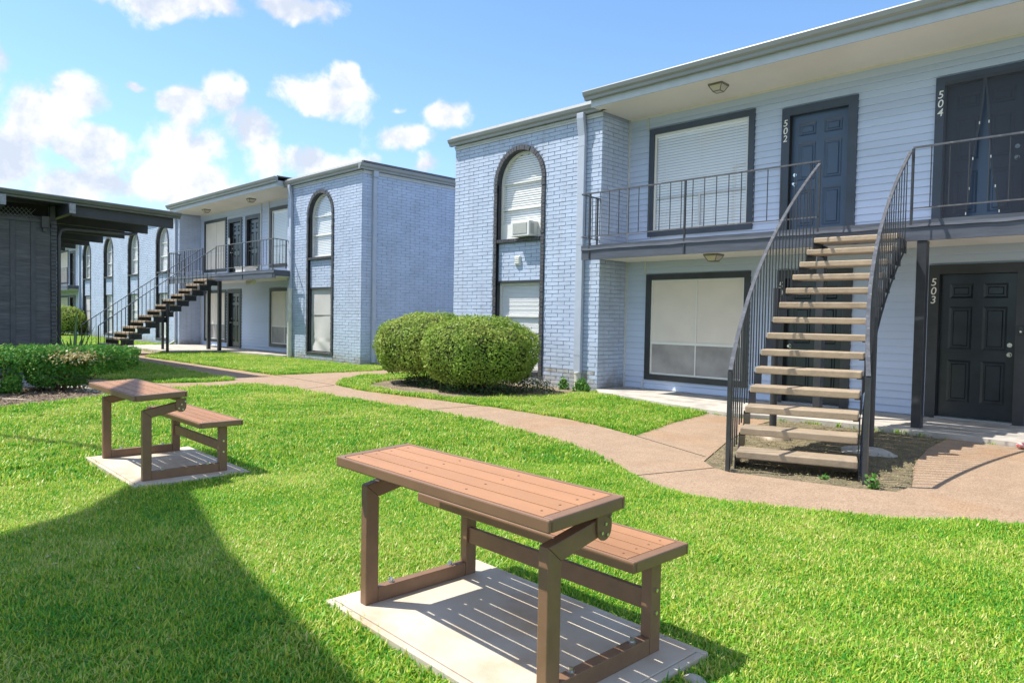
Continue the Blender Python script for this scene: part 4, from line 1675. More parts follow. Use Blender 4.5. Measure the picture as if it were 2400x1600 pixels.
wallA_s = sheathing(blockA, XA1 - 0.05, XE, -0.1, 5.25, opsU + opsL)
siding(wallA_s, XA1 + 0.045, XE, -0.02, 2.39, opsL)
siding(wallA_s, XA1 + 0.045, XE, 2.61, 4.98, opsU)
mb = MB().box(XA1 + 0.0, YR - 0.032, -0.03, XA1 + 0.045, YR + 0.0, ZS - 0.006)
mb.box(XA1 + 0.0, YR - 0.032, ZF, XA1 + 0.045, YR + 0.0, ZU - 0.002)
obj('corner_trim', mb, 'trim', blockA)
mb = MB().box(XA1 + 0.046, YR - 0.026, 4.985, XE, YR - 0.002, ZU - 0.042)
obj('frieze_board', mb, 'siding', blockA)
picture_window(blockA, WU[0], WU[1], 2.855, 4.871, 'blind', 'casing')
picture_window(blockA, WU[0], WU[1], 0.156, 2.145, 'screen', 'casing_low')
panel_door(blockA, D2, ZF + 0.01, 'door_up', 'casing', '502', 'left')
panel_door(blockA, D4, ZF + 0.01, 'door_up', 'casing', '504', 'right')
panel_door(blockA, D2, -0.02, 'door_low', 'casing_low', '501', 'left')
panel_door(blockA, D4, -0.02, 'door_low', 'casing_low', '503', 'right', lock_gap=0.13)
mb = MB().bar((-7.80, YR - 0.03, 4.87), (-7.80, YR - 0.03, ZU - 0.04), 0.035, 0.03, (0, 1, 0))
mb.bar((-7.80, YR - 0.03, 2.145), (-7.80, YR - 0.03, ZS - 0.006), 0.035, 0.03, (0, 1, 0))
mb.bar((-7.80, YR - 0.03, -0.03), (-7.80, YR - 0.03, 0.156), 0.035, 0.03, (0, 1, 0))
obj('conduit', mb, 'trim', blockA)
mb = MB().box(D4 + DW - 0.10, YR - 0.075, 1.17, D4 + DW - 0.045, YR - 0.052, 1.29)
bell = obj('door_bell', mb, 'casing_low', blockA, bevel=0.006)
obj('bell_button', MB().tube([(D4 + DW - 0.072, YR - 0.074, 1.215), (D4 + DW - 0.072, YR - 0.079, 1.215)], 0.013, 12), 'chrome', bell)
mb = MB().box(-10.53, YW + 0.02, 2.375, -10.375, YW + 0.05, 2.575)
mb.box(-10.52, YW - 0.004, 2.40, -10.385, YW + 0.021, 2.565)
for k in range(4):
    mb.box(-10.51, YW - 0.012, 2.415 + k * 0.037, -10.395, YW - 0.003, 2.435 + k * 0.037)
obj('wall_vent', mb, 'plastic', blockA, bevel=0.004)

STA_L, STA_R = -3.99, -2.83          # stair opening in the balcony of block A
deckA = balcony(blockA, -8.228, XE, None)
rA = railing_run(blockA, (-8.235, YB, 0), (STA_L, YB, 0), [(0.19, 2.36), (2.12, 2.36), (4.235, 2.50)])
railing_run(blockA, (STA_R, YB, 0), (XE, YB, 0), [(0.0, 2.50), (2.6, 2.36), (4.6, 2.36)])
railing_run(blockA, (-8.235, YB + 0.01, 0), (-8.285, YW - 0.015, 0), [(0.5, 2.66)], pitch=0.11)
recess_roof(blockA, XA1, XE, 20.0)
downspout(blockA, -8.70, YW - 0.009, 0.25, 5.17, w=0.165, d=0.075, boot=(0.25, 0.062), elbow=0.07)
mb = MB().box(XA0 + 0.02, 11.6, 5.0, XE, 20.0, 5.36)
obj('attic', mb, 'roof', blockA)
mb = MB().box(XE - 0.02, YR + 0.17, -0.2, XE, 20.0, 5.3)
obj('end_wall', mb, 'siding', blockA)

# ------------------------------------------------------------------ block B (left, beyond the gap)
XB0, XB1, XB2, XB3 = -20.345, -16.2545, -29.108, -43.2
wing(blockB, XB0, XB1, [(-19.135, -17.662)], 300, [dict(lower='sag')], 18.0, right_side=18.0)
wing(blockB, XB3, XB2, [(-42.57, -41.127), (-38.93, -37.476), (-35.30, -33.83), (-31.70, -30.24)], 0,
     [dict(lower='sag'), dict(), dict(), dict()], 18.0, right_side=YR + 0.1, left_side=12.5)


def recessB(xa, xb, wins, doors_u, doors_l, styles, deck, rail_spec, x_single=False):
    ops_u, ops_l = [], []
    for (a, b) in wins:
        ops_u.append((a + .05, b - .05, 2.90, 4.82))
        ops_l.append((a + .05, b - .05, 0.21, 2.10))
    for d in doors_u:
        ops_u.append((d + .06, d + DW - .06, 2.5, 4.72))
    for d in doors_l:
        ops_l.append((d + .06, d + DW - .06, -0.1, 2.10))
    obj('siding_wall', MB().box(xa - 0.1, YR + 0.13, -0.2, xb + 0.1, YR + 0.16, 5.30), 'siding', blockB)
    s = sheathing(blockB, xa - 0.05, xb + 0.05, -0.1, 5.25, ops_u + ops_l)
    siding(s, xa + 0.03, xb, 0.0, 2.39, ops_l, single=False)
    siding(s, xa + 0.03, xb, 2.61, 4.98, ops_u, single=False)
    obj('frieze_board', MB().box(xa, YR - 0.026, 4.985, xb, YR - 0.002, ZU - 0.042), 'siding', blockB)
    for (a, b), st in zip(wins, styles):
        picture_window(blockB, a, b, 2.855, 4.871, st[0], 'casing_low')
        picture_window(blockB, a, b, 0.156, 2.145, st[1], 'casing_low')
    for d in doors_u:
        panel_door(blockB, d, ZF + 0.01, 'door_low', 'casing', '', 'left')
    for d in doors_l:
        panel_door(blockB, d, 0.0, 'door_low', 'casing_low', '', 'left')
    dk = balcony(blockB, deck[0], deck[1], None)
    recess_roof(blockB, xa, xb, 18.0)
    return dk


recessB(XB2, XB0, [(-28.69, -26.64), (-23.13, -21.05)], [-26.49, -25.02], [-26.53], [('screen_up', 'screen'), ('blind', 'screen')], (-28.62, -20.0), None)
railing_run(blockB, (-28.68, YB, 0), (-25.31, YB, 0), [(0.14, 2.36), (1.66, 2.36), (3.36, 2.50)])
railing_run(blockB, (-24.21, YB, 0), (-20.06, YB, 0), [(0.0, 2.50), (2.04, 2.36), (4.11, 2.36)])
railing_run(blockB, (-20.06, YB + 0.01, 0), (-20.30, YW - 0.02, 0), [(0.54, 2.66)], pitch=0.13)
railing_run(blockB, (-28.68, YB + 0.01, 0), (-28.95, YW - 0.02, 0), [(0.54, 2.66)], pitch=0.13)
mb = MB().bar((-23.80, YR - 0.035, 2.66), (-23.80, YR - 0.035, ZU - 0.04), 0.06, 0.03, (0, 1, 0))
mb.bar((-23.2, YR - 0.035, 2.66), (-23.2, YR - 0.035, ZU - 0.04), 0.05, 0.03, (0, 1, 0))
mb.bar((-28.95, YR - 0.035, 0.02), (-28.95, YR - 0.035, ZS - 0.01), 0.05, 0.03, (0, 1, 0))
obj('corner_trim', mb, 'trim', blockB)
recessB(-53.5, XB3, [(-50.95, -48.95)], [-48.65], [-48.65], [('screen_up', 'screen_up')], (-53.0, -43.05), None)
railing_run(blockB, (-53.0, YB, 0), (-43.15, YB, 0), [(0.1, 2.36), (3.0, 2.36), (6.2, 2.36), (9.8, 2.36)])
obj('end_wall', MB().box(-53.6, YW - 0.6, -0.2, -53.5, 18.0, 5.3), 'mortar', blockB)
downspout(blockB, -20.03, YW - 0.009, 2.02, 5.17, w=0.12, d=0.075, elbow=0.07)
mb = MB().tube([(-20.03, YW - 0.07, -0.12), (-20.03, YW - 0.07, 2.04)], 0.07, 16)
mb.tube([(-20.03, YW - 0.07, 2.00), (-20.03, YW - 0.07, 2.06)], 0.078, 16)
mb.tube([(-20.03, YW - 0.07, 0.95), (-20.03, YW - 0.07, 0.99)], 0.076, 16)
obj('drain_pipe', mb, 'spout_white', blockB)
downspout(blockB, -29.42, YW - 0.009, 0.1, 5.17, w=0.14, d=0.075, elbow=0.07)
obj('drain_shoe', MB().tube([(-29.42, YW - 0.06, 0.3), (-29.42, YW - 0.06, 0.12), (-29.55, YW - 0.22, -0.02), (-29.7, YW - 0.36, -0.06)], 0.05, 10), 'spout_white', blockB)
downspout(blockB, -43.1, YW - 0.009, 0.0, 5.17, w=0.16, d=0.075, elbow=0.07)
# the shaded end of block B: gutter, fascia and downspout along its side
mb = MB()
prof = [(XB1 + 0.175, 5.292), (XB1 + 0.181, 5.275), (XB1 + 0.163, 5.215), (XB1 + 0.125, 5.185), (XB1 + 0.12, 5.14), (XB1 + 0.05, 5.14), (XB1 + 0.05, 5.292)]
mb.extrude([(a, YW - 0.178, b) for a, b in prof], (0, 18.0 - YW + 0.178, 0))
obj('gutter', mb, 'gutter', blockB)
obj('fascia', MB().box(XB1 + 0.001, YW - 0.1, 5.265, XB1 + 0.049, 18.0, 5.312), 'fascia', blockB)
obj('roof', MB().box(XB1 + 0.09, YW - 0.08, 5.314, XB1 + 0.15, 18.0, 5.360), 'roof', blockB)
mb = MB().box(XB1 + 0.012, 10.90, 0.0, XB1 + 0.085, 11.01, 5.0)
mb.box(XB1 + 0.012, 10.875, 4.98, XB1 + 0.118, 11.035, 5.18)
obj('downspout', mb, 'spout', blockB, bevel=0.006)
obj('attic', MB().box(XB3 - 10, 11.6, 5.0, XB1 - 0.2, 18.0, 5.34), 'roof', blockB)
obj('rear_wall', MB().box(-53.5, 17.9, -0.2, XB1 - 0.12, 18.0, 5.0), 'mortar', blockB)


# ------------------------------------------------------------------ curved concrete-tread staircases
def staircase(root, top_c, head_bot, head_top, run, n=14, width=1.12, z0=-0.10, rise=0.18, posts=(), mid=None):
    """climbs towards +y; heading (radians from +y towards -x) changes along the flight"""
    ds = run / (n * 8)
    s = 0.0
    # path from the top downwards
    pts = []
    x, y = top_c
    N_ = n * 8
    for i in range(N_ + 1):
        t = 1 - i / N_
        h = head_bot + (head_top - head_bot) * t
        pts.append((t * run, x, y, h))
        x += math.sin(h) * ds
        y -= math.cos(h) * ds
    pts.reverse()

    def at(sv):
        k = min(max(sv / ds, -12), N_ + 6)
        if k < 0:
            q = pts[0]
            return q[1] + math.sin(q[3]) * (-k * ds), q[2] - math.cos(q[3]) * (-k * ds), q[3]
        if k >= N_:
            q = pts[-1]
            return q[1] - math.sin(q[3]) * (k - N_) * ds, q[2] + math.cos(q[3]) * (k - N_) * ds, q[3]
        i = int(k)
        f = k - i
        a, b = pts[i], pts[min(i + 1, N_)]
        return a[1] + (b[1] - a[1]) * f, a[2] + (b[2] - a[2]) * f, a[3] + (b[3] - a[3]) * f
    g = run / n
    tw = width - 0.10
    for k in range(n):
        cx, cy, h = at(k * g + 0.13)
        ex = Vector((math.cos(h), math.sin(h), 0))
        ey = Vector((-math.sin(h), math.cos(h), 0))
        zt = z0 + (k + 1) * rise
        mb = MB().frame_box((cx, cy, 0), ex, ey, (0, 0, 1), (-tw / 2, -0.135, zt - 0.068), (tw / 2, 0.155, zt))
        tr = obj('tread', mb, 'tread', root, bevel=0.010)
        for sgn in (-1, 1):
            u = sgn * (tw / 2 + 0.008)
            mb = MB().frame_box((cx, cy, 0), ex, ey, (0, 0, 1), (u - 0.004, -0.125, zt - 0.228), (u + 0.004, 0.27, zt - 0.052))
            u2 = sgn * (tw / 2 - 0.05)
            mb.frame_box((cx, cy, 0), ex, ey, (0, 0, 1), (min(u, u2) + .005, -0.12, zt - 0.078), (max(u, u2) - .005, 0.14, zt - 0.0685))
            obj('bracket_plate', mb, 'iron', root)
            # two balusters to each tread, fixed to the plate
    for sgn in (-1, 1):
        w2 = sgn * (width / 2 + 0.0)
        rail = []
        lower = []
        for i in range(0, 61):
            sv = -0.16 + (run + 0.16) * i / 60
            x, y, h = at(sv)
            z = z0 + rise * (1 + sv / g) + 0.86
            rail.append(Vector((x + math.cos(h) * w2, y + math.sin(h) * w2, min(z, 3.53))))
            lower.append(Vector((x + math.cos(h) * w2 * 0.97, y + math.sin(h) * w2 * 0.97, z - 0.86 - 0.34)))
        mb = MB()
        for a, b in zip(rail, rail[1:]):
            mb.bar(a, b + (b - a).normalized() * 0.004, 0.036, 0.020)
        hr = obj('handrail', mb, 'rail', root)
        mb = MB().tube(lower[4::4], 0.011, 6)
        obj('truss_rod', mb, 'iron', root)
        p0 = rail[0]
        obj('newel_post', MB().bar((p0.x, p0.y, z0 - 0.01), (p0.x, p0.y, p0.z - 0.006), 0.036, 0.030, (0, 1, 0)), 'iron', root)
        obj('foot_plate', MB().box(p0.x - 0.04, p0.y + 0.05, z0 - 0.02, p0.x + 0.04, p0.y + 0.13, z0 + 0.012), 'iron', root)
        for k in range(n):
            for q in (0.02, 0.145):
                sv = k * g + q - 0.02
                x, y, h = at(sv)
                zt = z0 + (k + 1) * rise
                zr = z0 + rise * (1 + sv / g) + 0.845
                put_baluster(hr, x + math.cos(h) * w2, y + math.sin(h) * w2, zt - 0.19, min(zr, 3.515))
    for (px, py, zb, zt, sz) in posts:
        obj('support_post', MB().bar((px, py, zb), (px, py, zt), sz, sz, (0, 1, 0)), 'iron', root, bevel=0.006)
    if mid:
        for (px, py, zb, zt) in mid:
            obj('support_post', MB().tube([(px, py, zb), (px, py, zt)], 0.045, 14), 'iron', root)


stA = thing('staircase', 'open staircase of tan concrete treads and black railings rising to doors 502 and 504', 'staircase', (-2.7, 6.2, -0.1), 'outdoor staircases')
staircase(stA, (-3.41, 9.93), R(21), R(2.5), 3.72, posts=((-2.70, 10.07, -0.03, 2.345, 0.115), (-3.957, 10.07, -0.03, 2.345, 0.105)),
          mid=((-4.06, 8.90, -0.11, 1.72), (-2.63, 8.12, -0.11, 1.35)))
stB = thing('staircase', 'farther open staircase seen from the side, leading to the balcony of the left block', 'staircase', (-24.3, 6.6, -0.1), 'outdoor staircases')
staircase(stB, (-24.76, 9.93), R(9), R(3), 3.55, width=1.10, posts=((-25.05, 10.10, 0.0, 2.345, 0.11), (-24.05, 10.06, 0.0, 2.345, 0.11)),
          mid=((-25.55, 8.75, -0.09, 1.7), (-24.05, 8.38, -0.09, 1.55)))


# ------------------------------------------------------------------ convertible picnic benches on their pads
def make_bench(loc, rz, label):
    root = thing('picnic_bench', label, 'bench', (0, 0, 0), 'convertible benches on concrete pads')
    # local frame: x along the bench, y from table to seat, z=0 at the pad; front legs at y=0
    hx = 0.565
    lw, lt = 0.066, 0.048
    for s in (-1, 1):
        x = s * hx
        x0, x1 = x - lt / 2, x + lt / 2
        mb = MB()
        mb.extrude([(x0, 0, 0), (x0, lw, 0.0), (x0, lw, 0.487), (x0, 0, 0.545)], (lt, 0, 0))
        mb.extrude([(x0, 0.0, 0.5455), (x0, lw, 0.4875), (x0, 0.295, 0.538), (x0, 0.295, 0.604)], (lt, 0, 0))
        f = obj('leg_frame', mb, 'bronze', root, bevel=0.004)
        mb = MB().box(x0, lw + 0.0005, 0.0, x1, 0.583, 0.068)
        obj('foot_bar', mb, 'bronze', f, bevel=0.004)
        mb = MB()
        mb.extrude([(x0, 0.585, 0), (x0, 0.651, 0), (x0, 0.651, 0.372), (x0, 0.585, 0.372)], (lt, 0, 0))
        obj('rear_leg', mb, 'bronze', f, bevel=0.004)
        # rounded hinge plate hanging under the table
        xo = x1 + 0.001 if s > 0 else x0 - 0.009
        pl = [(xo, 0.24, 0.628), (xo, 0.32, 0.628)]
        for k in range(9):
            a = math.pi * k / 8
            pl.append((xo, 0.280 + 0.040 * math.cos(a), 0.562 - 0.045 * math.sin(a)))
        obj('hinge_plate', MB().extrude(pl, (0.008, 0, 0)), 'bronze', root, bevel=0.0015)
        xa = x1 + 0.009 if s > 0 else x0 - 0.009
        for (yy, zz) in ((0.282, 0.578), (0.262, 0.548), (0.292, 0.538), (0.31, 0.600)):
            obj('bolt', MB().tube([(xa, yy, zz), (xa + s * 0.006, yy, zz)], 0.006, 8), 'bolt', root)
        xa = x1 if s > 0 else x0
        for zz in (0.16, 0.25):
            obj('bolt', MB().tube([(xa, 0.618, zz), (xa + s * 0.006, 0.618, zz)], 0.008, 8), 'bolt', root)
        for yy in (0.15, 0.50):
            mb = MB().tube([(x, yy, 0.068), (x, yy, 0.074)], 0.015, 10)
            mb.tube([(x, yy, 0.074), (x, yy, 0.088)], 0.009, 8)
            obj('anchor_bolt', mb, 'bolt', root)
    mb = MB().box(-hx + lt / 2 + 0.001, 0.600, 0.165, hx - lt / 2 - 0.001, 0.625, 0.245)
    obj('stretcher', mb, 'bronze', root, bevel=0.003)
    mb = MB().bar((-hx, 0.272, 0.62), (hx, 0.272, 0.62), 0.03, 0.03)
    obj('hinge_rod', mb, 'bronze', root)

    def top(name, y0, y1, z, hl, tilt, sx=0.0):
        rr = 0.034
        mb = MB()
        th = 0.046
        mb.box(-hl, y0, z - th, hl, y0 + 0.015, z)
        mb.box(-hl, y1 - 0.015, z - th, hl, y1, z)
        mb.box(-hl, y0 + 0.0155, z - th, -hl + 0.045, y1 - 0.0155, z)
        mb.box(hl - 0.045, y0 + 0.0155, z - th, hl, y1 - 0.0155, z)
        fr = obj(name, mb, 'rim', root, bevel=0.006)
        n = 4
        gap = 0.0068
        w = (y1 - y0 - 0.032 - gap * (n + 1)) / n
        for k in range(n):
            ya = y0 + 0.016 + gap + k * (w + gap)
            obj('plank', MB().box(-hl + 0.047, ya, z - 0.0125, hl - 0.047, ya + w, z - 0.0015), 'plank', fr, bevel=0.002)
            for xx in (-hl * 0.86, -hl * 0.28, hl * 0.28, hl * 0.86):
                yy = ya + w * rng.uniform(0.44, 0.56)
                obj('screw', MB().tube([(xx, yy, z - 0.004), (xx, yy, z - 0.0007)], 0.005, 8), 'screw', fr)
        mb = MB()
        for xx in (-hl * 0.8, 0, hl * 0.8):
            mb.box(xx - 0.02, y0 + 0.023, z - th + 0.002, xx + 0.02, y1 - 0.023, z - 0.013)
        obj('batten', mb, 'bronze', fr)
        if sx:
            for o in [fr] + list(fr.children):
                for v in o.data.vertices:
                    v.co.x += sx
        if tilt:
            for o in [fr] + list(fr.children):
                for v in o.data.vertices:
                    v.co.z += (v.co.y - y0) * tilt
    top('table_top', -0.085, 0.305, 0.672, 0.668, 0.045)
    top('seat_top', 0.405, 0.765, 0.420, 0.678, 0.0, -0.04)
    root.location = loc
    root.rotation_euler = (0, 0, rz)
    return root


near = make_bench((-2.143, 1.772, PADTOP), R(-1.9), 'brown picnic bench with cedar planks in front, its table end nearest the camera')
far_b = copy_tree(near)
far_b.location = (-6.425, 1.872, PADTOP)
far_b.rotation_euler = (0, 0, R(-1.7))
far_b['label'] = 'brown picnic bench farther back beside the hedge, table partly in shadow'


def make_pad(loc, rz, label):
    root = thing('concrete_pad', label, 'concrete pad', (0, 0, 0), 'pads under the benches')
    a, b = 0.725, 0.445
    mb = MB().box(-a + 0.035, -b + 0.035, -0.10, a - 0.035, b - 0.035, 0.0)
    obj('slab', mb, 'pad', root, bevel=0.003)
    for (x0, y0, x1, y1) in ((-a, -b, a, -b + 0.032), (-a, b - 0.032, a, b), (-a, -b + 0.033, -a + 0.032, b - 0.033), (a - 0.032, -b + 0.033, a, b - 0.033)):
        obj('edge_board', MB().box(x0, y0, -0.10, x1, y1, -0.003), 'pad', root, bevel=0.003)
    root.location = loc
    root.rotation_euler = (0, 0, rz)
    return root


pad = make_pad((-2.133, 2.118, PADTOP), R(-1.9), 'pale concrete pad under the near picnic bench')
p2 = copy_tree(pad)
p2.location = (-6.42, 2.218, PADTOP)
p2.rotation_euler = (0, 0, R(-1.7))
p2['label'] = 'pale concrete pad under the farther picnic bench, beside the shadow tip'
PADS = [((-2.133, 2.118), R(-1.9)), ((-6.42, 2.218), R(-1.7))]


# ------------------------------------------------------------------ dark shed at the left
shed = thing('shed', 'black timber shed with board wall, lattice vent and wide beamed overhang at the left', 'shed', (-17.5, 2.0, -0.1))
XS = -17.0
Y1S = 3.752
obj('wall', MB().box(XS - 0.14, -6.0, -0.2, XS - 0.03, Y1S - 0.105, 3.16), 'shedtrim', shed)
obj('end_wall', MB().box(-26.0, Y1S - 0.10, -0.2, XS - 0.06, Y1S - 0.01, 3.4), 'shedtrim', shed)
w_ = 0.315
yb = Y1S - 0.108
k = 0
while yb > -5.5:
    ya = yb - 0.26
    obj('wall_board', MB().box(XS - 0.029, ya + 0.002, -0.15, XS - 0.012, yb - 0.002, 3.03), 'shedboard', shed)
    obj('batten', MB().box(XS - 0.030, ya - 0.085, -0.15, XS + 0.006, ya, 3.03), 'shedtrim', shed, bevel=0.003)
    yb = ya - 0.085
    k += 1
obj('header_board', MB().box(XS - 0.029, -6.0, 3.032, XS + 0.012, Y1S - 0.108, 3.105), 'shedtrim', shed, bevel=0.003)
# corner pier of charcoal bricks, each its own piece
CB = []
for k in range(5):
    r = random.Random(40 + k)
    mb = MB().box(-0.065 - r.uniform(0, .01), 0, 0.004, 0.016 + r.uniform(-.010, .016), 0.104, 0.068)
    mm = mb.mesh('brick', 'shedtrim')
    for v in mm.vertices:
        v.co += Vector((r.uniform(-.004, .004), r.uniform(-.003, .003), r.uniform(-.004, .004)))
    CB.append(mm)
pier = obj('corner_pier', MB().box(XS - 0.10, Y1S - 0.104, -0.2, XS - 0.020, Y1S - 0.004, 3.10), 'reveal', shed)
z = -0.12
while z < 3.02:
    o = bpy.data.objects.new('brick', CB[rng.randrange(5)])
    col.objects.link(o)
    attach(o, pier)
    o.location = (XS + rng.uniform(-.006, .006), Y1S - 0.104 + rng.uniform(-.004, .004), z)
    z += 0.0765
# lattice vent
mb = MB()
y = -0.6
while y < 3.42:
    for sgn in (1, -1):
        a, b = (y, 3.107), (y + 0.16 * sgn, 3.297)
        if max(a[0], b[0]) < 3.45:
            mb.bar((XS + (0.0 if sgn > 0 else 0.006), a[0], a[1]), (XS + (0.0 if sgn > 0 else 0.006), b[0], b[1]), 0.006, 0.021, (1, 0, 0))
    y += 0.075
obj('lattice_vent', mb, 'lattice', shed, kind='stuff')
obj('vent_backing', MB().box(XS - 0.2, -6.0, 3.165, XS - 0.16, Y1S - 0.11, 3.4), 'dark', shed)
mb = MB().box(XS - 0.012, 3.47, 2.93, XS + 0.10, 3.60, 3.16)
mb.box(XS - 0.012, 3.50, 2.85, XS + 0.06, 3.565, 2.929)
obj('bracket', mb, 'shedtrim', shed, bevel=0.004)
# roof: long gutter edge towards the lawn, beams under the far overhang
RZ = lambda yy: 3.405 - (yy - 2.7) * 0.028


def slope_box(mb, x0, y0, x1, y1, dz0, dz1):
    V = []
    for dz in (dz0, dz1):
        for (xx, yy) in ((x0, y0), (x1, y0), (x1, y1), (x0, y1)):
            V.append((xx, yy, RZ(yy) + dz))
    return mb.add(V, [(0, 3, 2, 1), (4, 5, 6, 7), (0, 1, 5, 4), (1, 2, 6, 5), (2, 3, 7, 6), (3, 0, 4, 7)])


YE = 5.86
mb = slope_box(MB(), -26.5, -6.5, -16.36, YE, 0.03, 0.12)
rf = obj('roof', mb, 'beam', shed)
mb = MB()
y0, y1 = -6.5, YE + 0.08
prof = [(-16.22, 0.128), (-16.21, 0.11), (-16.235, 0.05), (-16.27, 0.035), (-16.275, 0.0), (-16.36, 0.0), (-16.36, 0.128)]
mb.add([(a, y0, RZ(y0) + b) for a, b in prof] + [(a, y1, RZ(y1) + b) for a, b in prof],
       [tuple(range(7))[::-1], tuple(range(7, 14))] + [(i, (i + 1) % 7, 7 + (i + 1) % 7, 7 + i) for i in range(7)])
obj('gutter', mb, 'shedgutter', shed)
obj('roof_edge', slope_box(MB(), -16.40, -6.5, -16.25, YE + 0.03, 0.13, 0.142), 'edge', shed)
for i, xx in enumerate((-16.38, -18.0, -19.7, -21.5, -22.8, -24.2, -25.4)):
    mb = slope_box(MB(), xx - 0.07, 3.875 if i == 0 else 3.77, xx, YE - 0.03, -0.215, 0.026)
    obj('beam', mb, 'beam', shed, bevel=0.006)
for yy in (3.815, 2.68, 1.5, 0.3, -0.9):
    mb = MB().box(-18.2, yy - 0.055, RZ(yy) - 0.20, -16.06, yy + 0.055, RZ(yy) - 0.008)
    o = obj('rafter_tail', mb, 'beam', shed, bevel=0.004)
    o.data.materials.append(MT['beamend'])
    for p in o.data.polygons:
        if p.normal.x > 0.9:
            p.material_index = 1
    o['label'] = 'rafter tail with an end coloured paler for sunlight'
pts = [(-19.0, 5.72, 3.24), (-18.6, 5.68, 3.19), (-18.1, 5.6, 3.10), (-17.75, 5.4, 3.03), (-17.25, 4.4, 2.98), (-17.10, 3.95, 2.96), (-17.06, 3.84, 2.93), (-17.05, 3.80, 2.80), (-17.05, 3.80, -0.1)]
obj('drain_pipe', MB().tube(pts, 0.036, 10), 'shedtrim', shed, smooth=True)

# unseen shadow caster added left of the view, outline projected back from the lawn shadow
H_ = 6.8
sx, sy = SUN_H.x / math.tan(SUN_EL) * (H_ + 0.09), SUN_H.y / math.tan(SUN_EL) * (H_ + 0.09)
tip = [(-6.75, 2.45), (-6.07, 2.03), (-5.36, 1.36), (-5.03, 0.84), (-4.5, -0.5), (-2.6, -0.4), (-1.3, 0.9), (-1.2, 1.28), (-2.26, 1.41), (-3.0, 1.52), (-3.93, 1.66), (-5.54, 2.05)]
caster = thing('shadow_caster', 'unseen shadow caster added outside the frame, shaped to cast the pointed shadow across the front lawn', 'shadow_caster', (-7.0, -1.8, -0.1))
obj('roof', MB().prism([(a - sx, b - sy) for a, b in tip], H_, H_ + 0.12), 'beam', caster)  # added slab, cut to the outline of the wanted shadow
ta, tb = Vector((-9.3, 1.36, 0)), Vector((-6.75, 2.45, 0))
obj('shadow_bar', MB().bar((ta.x - sx, ta.y - sy, H_ + .06), (tb.x - sx, tb.y - sy, H_ + .06), 0.09, 0.11), 'beam', caster)  # added bar for the thin shadow running to the tip
for (px, py) in ((-8.1, -1.6), (-7.1, -2.4)):
    obj('post', MB().box(px - 0.07, py - 0.07, -0.2, px + 0.07, py + 0.07, H_ - 0.001), 'beam', caster)  # added supports for the unseen caster
CASTER_MAST = Vector((-9.3 - sx, 1.36 - sy))
obj('caster_mast', MB().box(CASTER_MAST.x - 0.05, CASTER_MAST.y - 0.05, -0.2, CASTER_MAST.x + 0.05, CASTER_MAST.y + 0.05, H_ + 0.12), 'beam', caster)


# ------------------------------------------------------------------ lamps under the soffits
def make_lamp(label):
    root = thing('ceiling_light', label, 'ceiling light', (0, 0, 0), 'lantern lights under the soffits')
    # hangs from z=0 downwards
    obj('base_plate', MB().box(-0.125, -0.125, -0.030, 0.125, 0.125, 0.0), 'lamp_metal', root, bevel=0.006)
    a, b, h0, h1 = 0.112, 0.062, -0.032, -0.118
    V = [(-a, -a, h0), (a, -a, h0), (a, a, h0), (-a, a, h0), (-b, -b, h1), (b, -b, h1), (b, b, h1), (-b, b, h1)]
    g = obj('glass_shade', MB().add(V, [(4, 5, 6, 7), (0, 1, 5, 4), (1, 2, 6, 5), (2, 3, 7, 6), (3, 0, 4, 7)]), 'lamp_glass', root)
    mb = MB()
    for i in range(4):
        mb.bar(V[i], V[i + 4], 0.012, 0.012)
        mb.bar(V[4 + i], V[4 + (i + 1) % 4], 0.012, 0.012)
    obj('cage', mb, 'lamp_metal', root)
    return root


lamp = make_lamp('square lantern light on the upper soffit above the window of door 502')
lamp.location = (-5.93, 10.62, ZU - 0.0005)
for loc, lab in (((-5.99, 10.72, ZS - 0.0045), 'square lantern light under the balcony above the screened lower window of the right block'),
                 ((-27.1, 10.82, ZU - 0.0005), 'far lantern light on the upper soffit of the left block, above the screened window'),
                 ((-23.3, 10.80, ZU - 0.0005), 'lantern light on the upper soffit of the left block, beside the two black doors')):
    c = copy_tree(lamp)
    c.location = loc
    c['label'] = lab
fl = thing('floodlight', 'twin-headed pale floodlight under the balcony of the left block', 'floodlight', (-23.1, 10.8, ZS))
obj('base_plate', MB().tube([(-23.1, 10.8, ZS - 0.004), (-23.1, 10.8, ZS - 0.03)], 0.07, 14), 'plastic', fl)
for s in (-1, 1):
    obj('lamp_head', MB().tube([(-23.1 + s * 0.05, 10.8, ZS - 0.04), (-23.1 + s * 0.14, 10.76, ZS - 0.07), (-23.1 + s * 0.25, 10.70, ZS - 0.10)], 0.03, 12, 0.075), 'lamp_glass' if s < 0 else 'plastic', fl)

# small things left on the far balcony, and the notice by its door
bx = thing('storage_box', 'white lidded storage box on the balcony floor of the left block', 'box', (-22.9, 10.45, ZF))
obj('tub', MB().box(-23.25, 10.25, ZF + 0.006, -22.55, 10.65, ZF + 0.17), 'plastic', bx, bevel=0.012)
obj('lid', MB().box(-23.28, 10.22, ZF + 0.172, -22.52, 10.68, ZF + 0.205), 'plastic', bx, bevel=0.01)
pn = obj('paper_notice', MB().add([(-26.47, YR - 0.056, 3.86), (-26.28, YR - 0.058, 3.83), (-26.25, YR - 0.075, 4.06), (-26.44, YR - 0.056, 4.09),
                                   (-26.47, YR - 0.053, 3.86), (-26.28, YR - 0.055, 3.83), (-26.25, YR - 0.072, 4.06), (-26.44, YR - 0.053, 4.09)],
                                  [(0, 1, 2, 3), (7, 6, 5, 4), (0, 4, 5, 1), (1, 5, 6, 2), (2, 6, 7, 3), (3, 7, 4, 0)]), 'plastic')
tag(pn, 'white paper notice stuck beside the left upper black door of the left block', 'notice')
